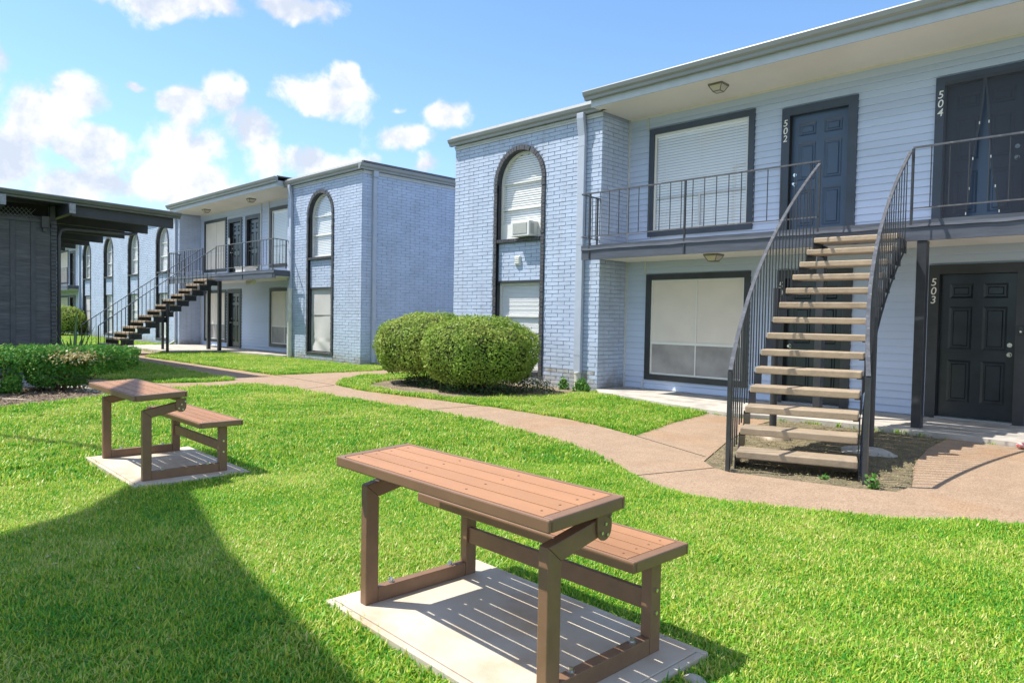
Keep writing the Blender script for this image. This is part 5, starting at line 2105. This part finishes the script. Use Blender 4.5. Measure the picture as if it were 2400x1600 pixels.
obj('cable', MB().tube([(-20.20, YW - 0.02, 3.55), (-20.17, YW - 0.03, 3.4), (-20.15, YW - 0.02, 3.0), (-20.17, YW - 0.04, 2.6), (-20.14, YW - 0.02, 2.2), (-20.16, YW - 0.03, 1.9)], 0.008, 6), 'iron', blockB)

# ------------------------------------------------------------------ window air conditioner
ac = thing('air_conditioner', 'white window air conditioner on the sill of the arched window of the right block', 'air conditioner', (-10.17, 10.6, 2.95))
xa, xb, ya, yb_, za, zb = -10.475, -9.965, YW - 0.165, YW + 0.12, 2.952, 3.262
obj('housing', MB().box(xa, ya, za, xb, yb_, zb), 'plastic', ac, bevel=0.012)
mb = MB().box(xa + 0.05, ya - 0.006, za + 0.045, xb - 0.06, ya - 0.001, zb - 0.04)
gr = obj('grille', mb, 'grille', ac)
mb = MB()
for i in range(22):
    z = za + 0.055 + i * 0.0098
    mb.box(xa + 0.055, ya - 0.010, z, xb - 0.065, ya - 0.0062, z + 0.004)
obj('louvre', mb, 'plastic', gr)
mb = MB()
for i in range(12):
    z = za + 0.05 + i * 0.018
    mb.box(xb + 0.0005, ya + 0.04, z, xb + 0.004, ya + 0.15, z + 0.008)
obj('side_louvre', mb, 'grille', ac)

# ------------------------------------------------------------------ torn insect screen over door 504
sc = thing('insect_screen', 'dark mesh insect screen parted in the middle, hung over the door frame of 504', 'insect screen', (-2.37, YR - 0.07, 2.6))
X0s, X1s = D4 + 0.115, D4 + DW - 0.05
zt_, zb_ = 2.6 + 2.05, 2.62


def screen_half(x_out, x_top, x_bot, name):
    mb = MB()
    n, m2 = 12, 30
    V = []
    for j in range(m2 + 1):
        t = j / m2
        z = zt_ + (zb_ - zt_) * t
        xi = x_top + (x_bot - x_top) * t ** 1.25 + 0.012 * math.sin(9 * t)
        for i in range(n + 1):
            s = i / n
            x = x_out + (xi - x_out) * s
            V.append((x, YR - 0.062 - 0.012 * math.sin(4 * s + 3 * t) * t - 0.01 * s * math.sin(11 * t), z))
    F = [(j * (n + 1) + i, j * (n + 1) + i + 1, (j + 1) * (n + 1) + i + 1, (j + 1) * (n + 1) + i) for j in range(m2) for i in range(n)]
    mb.add(V, F)
    o = obj(name, mb, 'insect', sc, smooth=True, fix=False)
    # hem with small white magnets along the free edge
    edge = [V[j * (n + 1) + n] for j in range(m2 + 1)]
    hem = MB()
    for a, b in zip(edge, edge[1:]):
        hem.bar((a[0], a[1] - .003, a[2]), (b[0], b[1] - .003, b[2]), 0.022, 0.004, (0, 1, 0))
    obj('hem', hem, 'iron', o)
    mg = MB()
    for j in (9, 16, 22, 27):
        a = edge[j]
        mg.box(a[0] - 0.006, a[1] - 0.012, a[2] - 0.018, a[0] + 0.006, a[1] - 0.006, a[2] + 0.018)
    obj('magnets', mg, 'digit', o)


xm = X0s + (X1s - X0s) * 0.47
screen_half(X0s, xm - 0.005, xm - 0.20, 'mesh_panel')
screen_half(X1s, xm + 0.01, xm + 0.24, 'mesh_panel')
obj('header_tape', MB().box(X0s, YR - 0.066, zt_ - 0.01, X1s, YR - 0.0525, zt_ + 0.035), 'iron', sc)


# ------------------------------------------------------------------ planting
def leaf_cloud(P, Nrm, size, aspect=0.5, spread=0.9, tint_fn=None):
    """one bent pointed leaf (4 triangles as two quads) per point, loosely facing outward"""
    n = len(P)
    d = Nrm + nrng.normal(0, spread, (n, 3))
    d /= np.linalg.norm(d, axis=1)[:, None]
    t = np.cross(d, nrng.normal(0, 1, (n, 3)))
    t /= np.linalg.norm(t, axis=1)[:, None] + 1e-9
    b = np.cross(d, t)
    s = size * nrng.uniform(0.65, 1.25, n)[:, None]
    w = s * aspect
    tipp = P + t * s
    mid = P + t * s * 0.45 - d * s * 0.08
    l = mid + b * w * 0.5 + d * s * 0.06
    r = mid - b * w * 0.5 + d * s * 0.06
    V = np.stack([P, r, tipp, l], 1).reshape(-1, 3)
    F = np.arange(4 * n).reshape(-1, 4)
    tint = nrng.uniform(0, 1, n) ** 1.6 if tint_fn is None else tint_fn(P)
    return V, F, tint


def fbm3(P, f):
    from mathutils import noise as mn
    return np.array([mn.noise(Vector(p) * f) for p in P])


def dome(n, c, r, lo=-0.62, bump=0.10, depth=0.26):
    """points over (and a little inside) a clipped shrub"""
    d = nrng.normal(0, 1, (n * 2, 3))
    d /= np.linalg.norm(d, axis=1)[:, None]
    d = d[d[:, 2] > lo][:n]
    nz = fbm3(d * np.array(r), 2.4) + 0.5 * fbm3(d * np.array(r), 6.0)
    rad = 1 + bump * nz - depth * nrng.uniform(0, 1, len(d)) ** 2.2
    sh = nrng.random(len(d)) < 0.012
    rad = np.where(sh, rad + nrng.uniform(0.02, 0.09, len(d)), rad)
    # flattened sides: superellipsoid
    P = d * rad[:, None]
    P = np.sign(P) * np.abs(P) ** 0.90
    return np.array(c) + P * np.array(r), d


def stems(parent, c, z0, z1, n, spread, base, r=0.014, name='stem'):
    mb = MB()
    for _ in range(n):
        a = rng.uniform(0, 2 * math.pi)
        q = rng.uniform(0.15, 1) * spread
        p0 = Vector((c[0] + math.cos(a) * base * rng.random(), c[1] + math.sin(a) * base * rng.random(), z0))
        p2 = Vector((c[0] + math.cos(a) * q, c[1] + math.sin(a) * q, z1 + rng.uniform(-.1, .1)))
        p1 = (p0 + p2) / 2 + Vector((rng.uniform(-.06, .06), rng.uniform(-.06, .06), -0.03))
        mb.tube([p0, p1, p2], r * rng.uniform(0.6, 1.2), 5, r * 0.35)
    return obj(name, mb, 'bark', parent)


def shrub(label, c, r, n, size, material, group=None, lo=-0.62, tint_fn=None, name='shrub', bottom=-0.1):
    root = thing(name, label, 'shrub', (c[0], c[1], bottom), group)
    P, Nn = dome(n, c, r, lo)
    V, F, t = leaf_cloud(P, Nn, size, spread=0.62, tint_fn=tint_fn)
    link('foliage', np_mesh('foliage', V, F, material, t), root)
    # dark core against see-through, inner shade put into its colour
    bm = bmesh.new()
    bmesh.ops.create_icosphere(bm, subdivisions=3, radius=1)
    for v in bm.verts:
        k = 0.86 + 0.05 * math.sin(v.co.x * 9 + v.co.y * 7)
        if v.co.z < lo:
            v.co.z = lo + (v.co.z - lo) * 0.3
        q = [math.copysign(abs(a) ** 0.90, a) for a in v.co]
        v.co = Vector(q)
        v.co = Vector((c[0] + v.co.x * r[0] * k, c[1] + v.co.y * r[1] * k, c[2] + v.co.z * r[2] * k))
    me = bpy.data.meshes.new('foliage_core')
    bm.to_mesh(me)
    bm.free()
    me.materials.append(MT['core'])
    link('foliage_core', me, root)
    stems(root, c, bottom - 0.02, c[2] - r[2] * 0.35, 16, r[0] * 0.6, 0.25, 0.018)
    return root


def patch_tint(c, r):
    # paler leaves scattered in patches
    def f(P):
        a = fbm3(P, 2.2) * 0.5 + 0.42
        return np.clip(a * nrng.uniform(0.1, 1.5, len(P)), 0, 1)
    return f


c1, r1_ = (-11.32, 9.0, 0.66), (1.22, 1.0, 0.69)
shrub('left half of the big clipped round shrub pair beside the gap between the blocks', c1, r1_, 24000, 0.058, 'leaf_shrub', 'clipped round shrubs by the right block', -0.72, patch_tint(c1, r1_))
c2, r2_ = (-9.72, 8.88, 0.62), (1.14, 0.98, 0.68)
shrub('right half of the big clipped round shrub pair, in front of the arched window', c2, r2_, 24000, 0.058, 'leaf_shrub', 'clipped round shrubs by the right block', -0.80, patch_tint(c2, r2_))
shrub('round clipped shrub far back on the lawn beside the black shed', (-42.75, 9.75, 0.70), (1.15, 1.0, 0.78), 6000, 0.11, 'leaf_shrub', None, -0.7)


def low_plants(name, label, cat, spots, material, size, dens):
    root = thing(name, label, cat, (spots[0][0], spots[0][1], -0.1))
    PV, PN = [], []
    for (x, y, rx, ry, h) in spots:
        n = int(dens * rx * ry * 10)
        d = nrng.normal(0, 1, (n, 3))
        d /= np.linalg.norm(d, axis=1)[:, None]
        d[:, 2] = np.abs(d[:, 2])
        rad = nrng.uniform(0.55, 1.05, n)[:, None]
        PV.append(np.array((x, y, -0.1)) + d * rad * np.array((rx, ry, h)))
        PN.append(d)
    P, Nn = np.concatenate(PV), np.concatenate(PN)
    V, F, t = leaf_cloud(P, Nn, size, 0.45)
    link('foliage', np_mesh('foliage', V, F, material, t), root)
    st = MB()
    for (x, y, rx, ry, h) in spots:
        for _ in range(6):
            a = rng.uniform(0, 6.28)
            st.tube([(x, y, -0.1), (x + math.cos(a) * rx * .4, y + math.sin(a) * ry * .4, -0.1 + h * .5), (x + math.cos(a) * rx * .8, y + math.sin(a) * ry * .8, -0.1 + h * .8)], 0.006, 4, 0.002)
    obj('stem', st, 'bark', root, kind='stuff')
    return root


low_plants('ground_plant', 'dark low undergrowth spreading beneath the right half of the shrub pair', 'plant',
           [(-9.1, 8.75, 0.45, 0.4, 0.26), (-9.75, 8.45, 0.45, 0.35, 0.24), (-10.6, 8.6, 0.5, 0.35, 0.26), (-8.9, 9.5, 0.35, 0.5, 0.34), (-11.4, 8.8, 0.4, 0.35, 0.24)], 'leaf_under', 0.05, 420)
low_plants('weed_plant', 'small leafy weed left of the downspout foot on the right block', 'plant', [(-8.93, 10.40, 0.10, 0.09, 0.26)], 'leaf_hedge', 0.07, 2600)
low_plants('weed_plant', 'leafy weeds between the downspout foot and the wing corner', 'plant', [(-8.46, 10.38, 0.19, 0.10, 0.25)], 'leaf_hedge', 0.07, 2400)
low_plants('weed_plant', 'tiny green weed at the foot of the right stair newel', 'plant', [(-2.0, 6.28, 0.045, 0.04, 0.15)], 'leaf_hedge', 0.05, 4000)
low_plants('weed_plant', 'small sprig in the dirt under the lowest tread', 'plant', [(-2.40, 6.30, 0.03, 0.03, 0.06)], 'leaf_hedge', 0.04, 5000)

# flat-clipped hedge with bare legs and a gap
hedge = thing('hedge', 'flat-clipped dark green hedge on bare stems in front of the black shed', 'hedge', (-13.8, 3.0, -0.1))


def hedge_blob(c, r, n, pw=0.6):
    d = nrng.normal(0, 1, (n, 3))
    d /= np.linalg.norm(d, axis=1)[:, None]
    q = np.abs(d) ** pw * np.sign(d)
    q /= np.maximum(np.linalg.norm(q, axis=1)[:, None], 1e-6)
    q = q * (1 / np.max(np.abs(q), axis=1))[:, None] * 0.55 + q * 0.45
    nz = fbm3(q * np.array(r), 4.0) * 0.17 + fbm3(q * np.array(r), 13.0) * 0.08
    rad = 1 + nz - 0.24 * nrng.uniform(0, 1, n) ** 2
    return np.array(c) + q * rad[:, None] * np.array(r), d


HB = [((-13.9, 3.30, 0.43), (0.62, 0.80, 0.23), 9000), ((-13.65, 3.0, 0.27), (0.42, 0.42, 0.24), 4200), ((-14.2, 2.55, 0.50), (0.5, 0.5, 0.16), 3500),
      ((-13.7, 2.18, 0.26), (0.45, 0.32, 0.34), 4500), ((-14.1, 3.95, 0.43), (0.45, 0.42, 0.20), 3200), ((-13.6, 1.6, 0.28), (0.5, 0.5, 0.36), 3500)]
PP, NN = [], []
for c, r, n in HB:
    a, b = hedge_blob(c, r, n)
    PP.append(a)
    NN.append(b)
P, Nn = np.concatenate(PP), np.concatenate(NN)
V, F, t = leaf_cloud(P, Nn, 0.056, 0.55)
link('foliage', np_mesh('foliage', V, F, 'leaf_hedge', t), hedge)
yl = nrng.normal(0, 1, (420, 3)) * np.array((0.12, 0.16, 0.05)) + np.array((-13.22, 3.18, 0.50))
V, F, t = leaf_cloud(yl, np.tile(np.array((0.6, -0.4, 0.8)), (len(yl), 1)), 0.05, 0.6)
link('yellow_tips', np_mesh('yellow_tips', V, F, 'leaf_yellow', t), hedge)
mb = MB()
for (c, n, sp) in (((-13.65, 3.05), 26, 0.42), ((-13.7, 2.15), 10, 0.2), ((-14.0, 3.3), 12, 0.5)):
    for _ in range(n):
        a = rng.uniform(0, 6.28)
        p0 = Vector((c[0] + rng.uniform(-.12, .12), c[1] + rng.uniform(-.12, .12), -0.13))
        q = rng.uniform(.2, 1) * sp
        p2 = Vector((c[0] + math.cos(a) * q + .05, c[1] + math.sin(a) * q, rng.uniform(0.25, 0.45)))
        p1 = p0.lerp(p2, 0.5) + Vector((rng.uniform(-.04, .04), rng.uniform(-.04, .04), -0.02))
        mb.tube([p0, p1, p2], 0.013 * rng.uniform(0.5, 1.2), 5, 0.005)
obj('stem', mb, 'bark', hedge)


def strap_plant(label, c, blades, name='strap_leaf_plant'):
    root = thing(name, label, 'plant', (c[0], c[1], c[2]))
    for (az, ln, lift, w) in blades:
        K = 9
        dx, dy = math.cos(az), math.sin(az)
        V = []
        for k in range(K + 1):
            t = k / K
            h = ln * (lift * t - 0.62 * lift * t * t * (1.6 - lift))
            o = ln * t * (1.05 - 0.55 * lift)
            ww = w * (1 - t ** 2.2) * (0.75 + 0.5 * min(t * 3, 1)) * 0.5 + 0.0006
            p = Vector((c[0] + dx * o, c[1] + dy * o, c[2] + h))
            s = Vector((-dy, dx, 0))
            V += [p + s * ww + Vector((0, 0, 0.3 * ww)), p, p - s * ww + Vector((0, 0, 0.3 * ww)), p - Vector((0, 0, 0.002))]
        F = []
        for k in range(K):
            for i in range(4):
                F.append((k * 4 + i, k * 4 + (i + 1) % 4, k * 4 + 4 + (i + 1) % 4, k * 4 + 4 + i))
        o = obj('leaf', MB().add(V, F), 'strap', root, smooth=True)
        set_tint(o.data, per_face_vals=[rng.uniform(0, 0.8)] * len(o.data.polygons))
    return root


strap_plant('tall strap-leaved plant standing behind the hedge at the shed corner', (-14.9, 3.55, 0.05),
            [(rng.uniform(0, 6.28), rng.uniform(0.7, 1.05), rng.uniform(1.0, 1.4), 0.055) for _ in range(18)])
strap_plant('strap leaves arching over the top and front of the hedge', (-13.45, 3.30, 0.38),
            [(rng.uniform(-2.2, 1.9), rng.uniform(0.5, 0.9), rng.uniform(0.3, 0.7), 0.042) for _ in range(22)])
strap_plant('grey drooping strap leaves at the foot of the hedge', (-13.25, 3.42, 0.12),
            [(rng.uniform(-1.8, 1.6), rng.uniform(0.3, 0.5), rng.uniform(0.15, 0.6), 0.028) for _ in range(12)])


# ------------------------------------------------------------------ small loose things
def rock(label, c, s, name='stone', material='stone'):
    bm = bmesh.new()
    bmesh.ops.create_icosphere(bm, subdivisions=3, radius=1)
    from mathutils import noise as mn
    for v in bm.verts:
        k = 1 + 0.22 * mn.noise(v.co * 1.7 + Vector(c)) + 0.08 * mn.noise(v.co * 5)
        v.co = Vector((c[0] + v.co.x * s[0] * k, c[1] + v.co.y * s[1] * k, c[2] + v.co.z * s[2] * k))
    for f in bm.faces:
        f.smooth = True
    me = bpy.data.meshes.new(name)
    bm.to_mesh(me)
    bm.free()
    me.materials.append(MT[material])
    o = link(name, me)
    return tag(o, label, 'stone')


rock('tan footing stone at the base of the left round stair post', (-3.66, 8.05, -0.10), (0.20, 0.15, 0.10), material='tread')
rock('grey concrete footing lump at the base of the right round stair post', (-2.60, 8.02, -0.11), (0.30, 0.20, 0.08))
rock('small grey stone in the grass at the right corner of the near pad', (-1.33, 2.33, -0.08), (0.05, 0.04, 0.04))
rock('pale pebble on the bare dirt by the shrub', (-8.62, 9.55, -0.07), (0.05, 0.04, 0.03))
rock('crumpled red and white wrapper on the walkway at the right edge', (-1.50, 9.62, -0.045), (0.075, 0.05, 0.035), 'litter', 'cloth')['category'] = 'litter'
tw = obj('stick', MB().tube([(-12.35, 2.05, -0.02), (-12.1, 2.22, -0.015), (-11.98, 2.30, -0.02)], 0.011, 7, 0.007), 'twig')
tag(tw, 'bleached stick lying on the dark mulch in front of the hedge', 'stick')


def chips(name, poly, n, size, material, z):
    xs = [p[0] for p in poly]
    ys = [p[1] for p in poly]
    P = np.stack([nrng.uniform(min(xs), max(xs), n), nrng.uniform(min(ys), max(ys), n), np.full(n, z)], 1)
    P = P[in_poly(P, poly)]
    P[:, 2] += nrng.uniform(0, 0.02, len(P))
    V, F, t = leaf_cloud(P, np.tile(np.array((0, 0, 1.0)), (len(P), 1)), size, 0.3, 0.35)
    o = link(name, np_mesh(name, V, F, material, t), kind='stuff')
    return o


chips('mulch_chips', MULCH, 9000, 0.05, mat('bark_chip', (0.13, 0.09, 0.06), 0.9, tint=(0.42, 0.34, 0.26)), -0.065)
chips('dry_thatch', BED_STAIR, 12000, 0.026, mat('dry_thatch', (0.30, 0.25, 0.13), 0.9, tint=(0.14, 0.16, 0.06)), -0.085)
chips('leaf_litter', BED_SHRUB, 2500, 0.035, mat('leaf_litter', (0.22, 0.16, 0.09), 0.9, tint=(0.40, 0.33, 0.22)), -0.075)

# dry leaves and clippings scattered on the near lawn
LP = np.stack([nrng.uniform(-9, 1, 700), nrng.uniform(0.5, 6.2, 700)], 1)
LP = LP[~(in_poly(LP, WALK_POLY) | in_poly(LP, BED_SHRUB) | in_poly(LP, BED_STAIR) | rot_rect(LP, PADS[0][0], PADS[0][1], 0.8, 0.5) | rot_rect(LP, PADS[1][0], PADS[1][1], 0.8, 0.5))]
LP = np.concatenate([LP, nrng.uniform(-0.075, -0.055, (len(LP), 1))], 1)
V, F, t = leaf_cloud(LP, np.tile(np.array((0, 0, 1.0)), (len(LP), 1)), 0.032, 0.4, 0.5)
link('lawn_clippings', np_mesh('lawn_clippings', V, F, mat('dry_clipping', (0.42, 0.33, 0.17), 0.8, tint=(0.55, 0.50, 0.30)), t), kind='stuff')

# pale gravel stones
gx = nrng.uniform(-16.9, -12.6, 9000)
gy = nrng.uniform(0.5, 3.72, 9000)
G = np.stack([gx, gy, np.full(9000, -0.085)], 1)
G = G[in_poly(G, GRAVEL)]
oc = np.array([(1, 0, 0), (0, 1, 0), (-1, 0, 0), (0, -1, 0), (0, 0, 1)])
ss = nrng.uniform(0.010, 0.024, len(G))[:, None, None]
ang = nrng.uniform(0, 6.28, len(G))
V = G[:, None, :] + oc[None] * ss * np.array((1, 1, 0.7))
F = (np.arange(len(G)) * 5)[:, None, None] + np.array([(0, 1, 4), (1, 2, 4), (2, 3, 4), (3, 0, 4)])[None]
link('gravel', np_mesh('gravel', V.reshape(-1, 3), F.reshape(-1, 3), 'gravel'), kind='stuff')


# ------------------------------------------------------------------ lawn grass: one object, tufts scattered by geometry nodes
def tuft_mesh(seed, blades, h, spread, width):
    r = np.random.default_rng(seed)
    V, F, T = [], [], []
    for b in range(blades):
        a = r.uniform(0, 6.283)
        q = spread * math.sqrt(r.uniform(0, 1))
        bx, by = q * math.cos(a), q * math.sin(a)
        la = r.uniform(0, 6.283)
        lean = r.uniform(0.15, 0.95)
        hh = h * r.uniform(0.55, 1.15)
        w = width * r.uniform(0.7, 1.2)
        dx, dy = math.cos(la), math.sin(la)
        sxx, syy = -dy * w / 2, dx * w / 2
        p0 = (bx, by, -0.01)
        p1 = (bx + dx * hh * lean * 0.30, by + dy * hh * lean * 0.30, hh * 0.52)
        p2 = (bx + dx * hh * lean * 0.95, by + dy * hh * lean * 0.95, hh * (1.0 - 0.42 * lean))
        n = len(V)
        V += [(p0[0] + sxx, p0[1] + syy, p0[2]), (p0[0] - sxx, p0[1] - syy, p0[2]), (p1[0] + sxx, p1[1] + syy, p1[2]), (p1[0] - sxx, p1[1] - syy, p1[2]), p2]
        F += [(n, n + 1, n + 3, n + 2), (n + 2, n + 3, n + 4)]
        t = r.uniform(0, 1)
        T += [t, t]
    me = bpy.data.meshes.new('tuft')
    me.from_pydata(V, [], F)
    me.materials.append(MT['grass'])
    set_tint(me, per_face_vals=T)
    return me


def scatter(n, x0, x1, y0, y1):
    return np.stack([nrng.uniform(x0, x1, n), nrng.uniform(y0, y1, n)], 1)


def lawn_points():
    layers = []
    for (n, rmin, rmax, box, s) in ((230000, 0.0, 6.5, (-7.0, 1.5, -0.8, 6.3), 1.0), (90000, 6.2, 12.5, (-13, 1.5, -1, 11), 1.25), (90000, 12.0, 26, (-26, -5, 1, 11), 1.55), (60000, 25, 60, (-56, -16, 3, 12.5), 1.9)):
        P = scatter(n, *box)
        rr = np.hypot(P[:, 0], P[:, 1])
        P = P[(rr >= rmin) & (rr < rmax)]
        # keep what the camera (or one a step aside) could see
        f = P[:, 0] * fwd.x + P[:, 1] * fwd.y
        s_ = P[:, 0] * rt0.x + P[:, 1] * rt0.y
        P = P[(f > 1.4) & (np.abs(s_) < f * 0.86 + 1.2)]
        bad = in_poly(P, WALK_POLY) | in_poly(P, SLAB_A) | in_poly(P, SLAB_B) | in_poly(P, BED_SHRUB) | in_poly(P, BED_STAIR) | in_poly(P, MULCH) | in_poly(P, GRAVEL)
        for c, rz in PADS:
            bad |= rot_rect(P, c, rz, 0.728, 0.448)
        bad |= (P[:, 1] > YW - 0.04) & (P[:, 0] > XA0) & (P[:, 0] < 4)
        bad |= (P[:, 1] > YW - 0.04) & (P[:, 0] > -60) & (P[:, 0] < XB1 + 0.03)
        bad |= (P[:, 0] < -16.95) & (P[:, 1] < 3.8)
        P = P[~bad]
        layers.append((P, np.full(len(P), s)))
    P = np.concatenate([l[0] for l in layers])
    S = np.concatenate([l[1] for l in layers])
    return P, S


GP, GS = lawn_points()
# clumpy height and a rim of longer blades along the hard edges
hn = fbm3(np.concatenate([GP, np.zeros((len(GP), 1))], 1), 2.2)
GS = GS * (1 + 0.32 * hn) * nrng.uniform(0.75, 1.2, len(GS))
for c, rz in PADS:
    GS[rot_rect(GP, c, rz, 0.80, 0.52)] *= 1.15
gm = bpy.data.meshes.new('grass')
gm.vertices.add(len(GP))
gm.vertices.foreach_set('co', np.concatenate([GP, np.full((len(GP), 1), GROUND + 0.002)], 1).astype(np.float32).ravel())
for nm, arr in (('gscale', GS), ('grot', nrng.uniform(0, 6.283, len(GP)))):
    a = gm.attributes.new(nm, 'FLOAT', 'POINT')
    a.data.foreach_set('value', arr.astype(np.float32))
a = gm.attributes.new('gpick', 'INT', 'POINT')
a.data.foreach_set('value', nrng.integers(0, 5, len(GP)).astype(np.int32))
gm.materials.append(MT['grass'])
grass = link('grass', gm, kind='stuff')
ng = bpy.data.node_groups.new('lawn_tufts', 'GeometryNodeTree')
ng.interface.new_socket('Geometry', in_out='INPUT', socket_type='NodeSocketGeometry')
ng.interface.new_socket('Geometry', in_out='OUTPUT', socket_type='NodeSocketGeometry')
gi, go = ng.nodes.new('NodeGroupInput'), ng.nodes.new('NodeGroupOutput')
join = ng.nodes.new('GeometryNodeJoinGeometry')
for k in range(5):
    to = bpy.data.objects.new('tuft', tuft_mesh(100 + k, 10, 0.055, 0.040, 0.0066))
    oi = ng.nodes.new('GeometryNodeObjectInfo')
    oi.inputs['Object'].default_value = to
    oi.inputs['As Instance'].default_value = True
    ng.links.new(oi.outputs['Geometry'], join.inputs[0])


def named(nm, typ):
    n = ng.nodes.new('GeometryNodeInputNamedAttribute')
    n.data_type = typ
    n.inputs['Name'].default_value = nm
    return n.outputs['Attribute']


iop = ng.nodes.new('GeometryNodeInstanceOnPoints')
iop.inputs['Pick Instance'].default_value = True
ng.links.new(gi.outputs[0], iop.inputs['Points'])
ng.links.new(join.outputs[0], iop.inputs['Instance'])
ng.links.new(named('gpick', 'INT'), iop.inputs['Instance Index'])
cx = ng.nodes.new('ShaderNodeCombineXYZ')
ng.links.new(named('grot', 'FLOAT'), cx.inputs[2])
ng.links.new(cx.outputs[0], iop.inputs['Rotation'])
ng.links.new(named('gscale', 'FLOAT'), iop.inputs['Scale'])
ng.links.new(iop.outputs[0], go.inputs[0])
md = grass.modifiers.new('tufts', 'NODES')
md.node_group = ng

# clean the helper property used while parenting
for o in col.objects:
    if 'base_at' in o:
        del o['base_at']
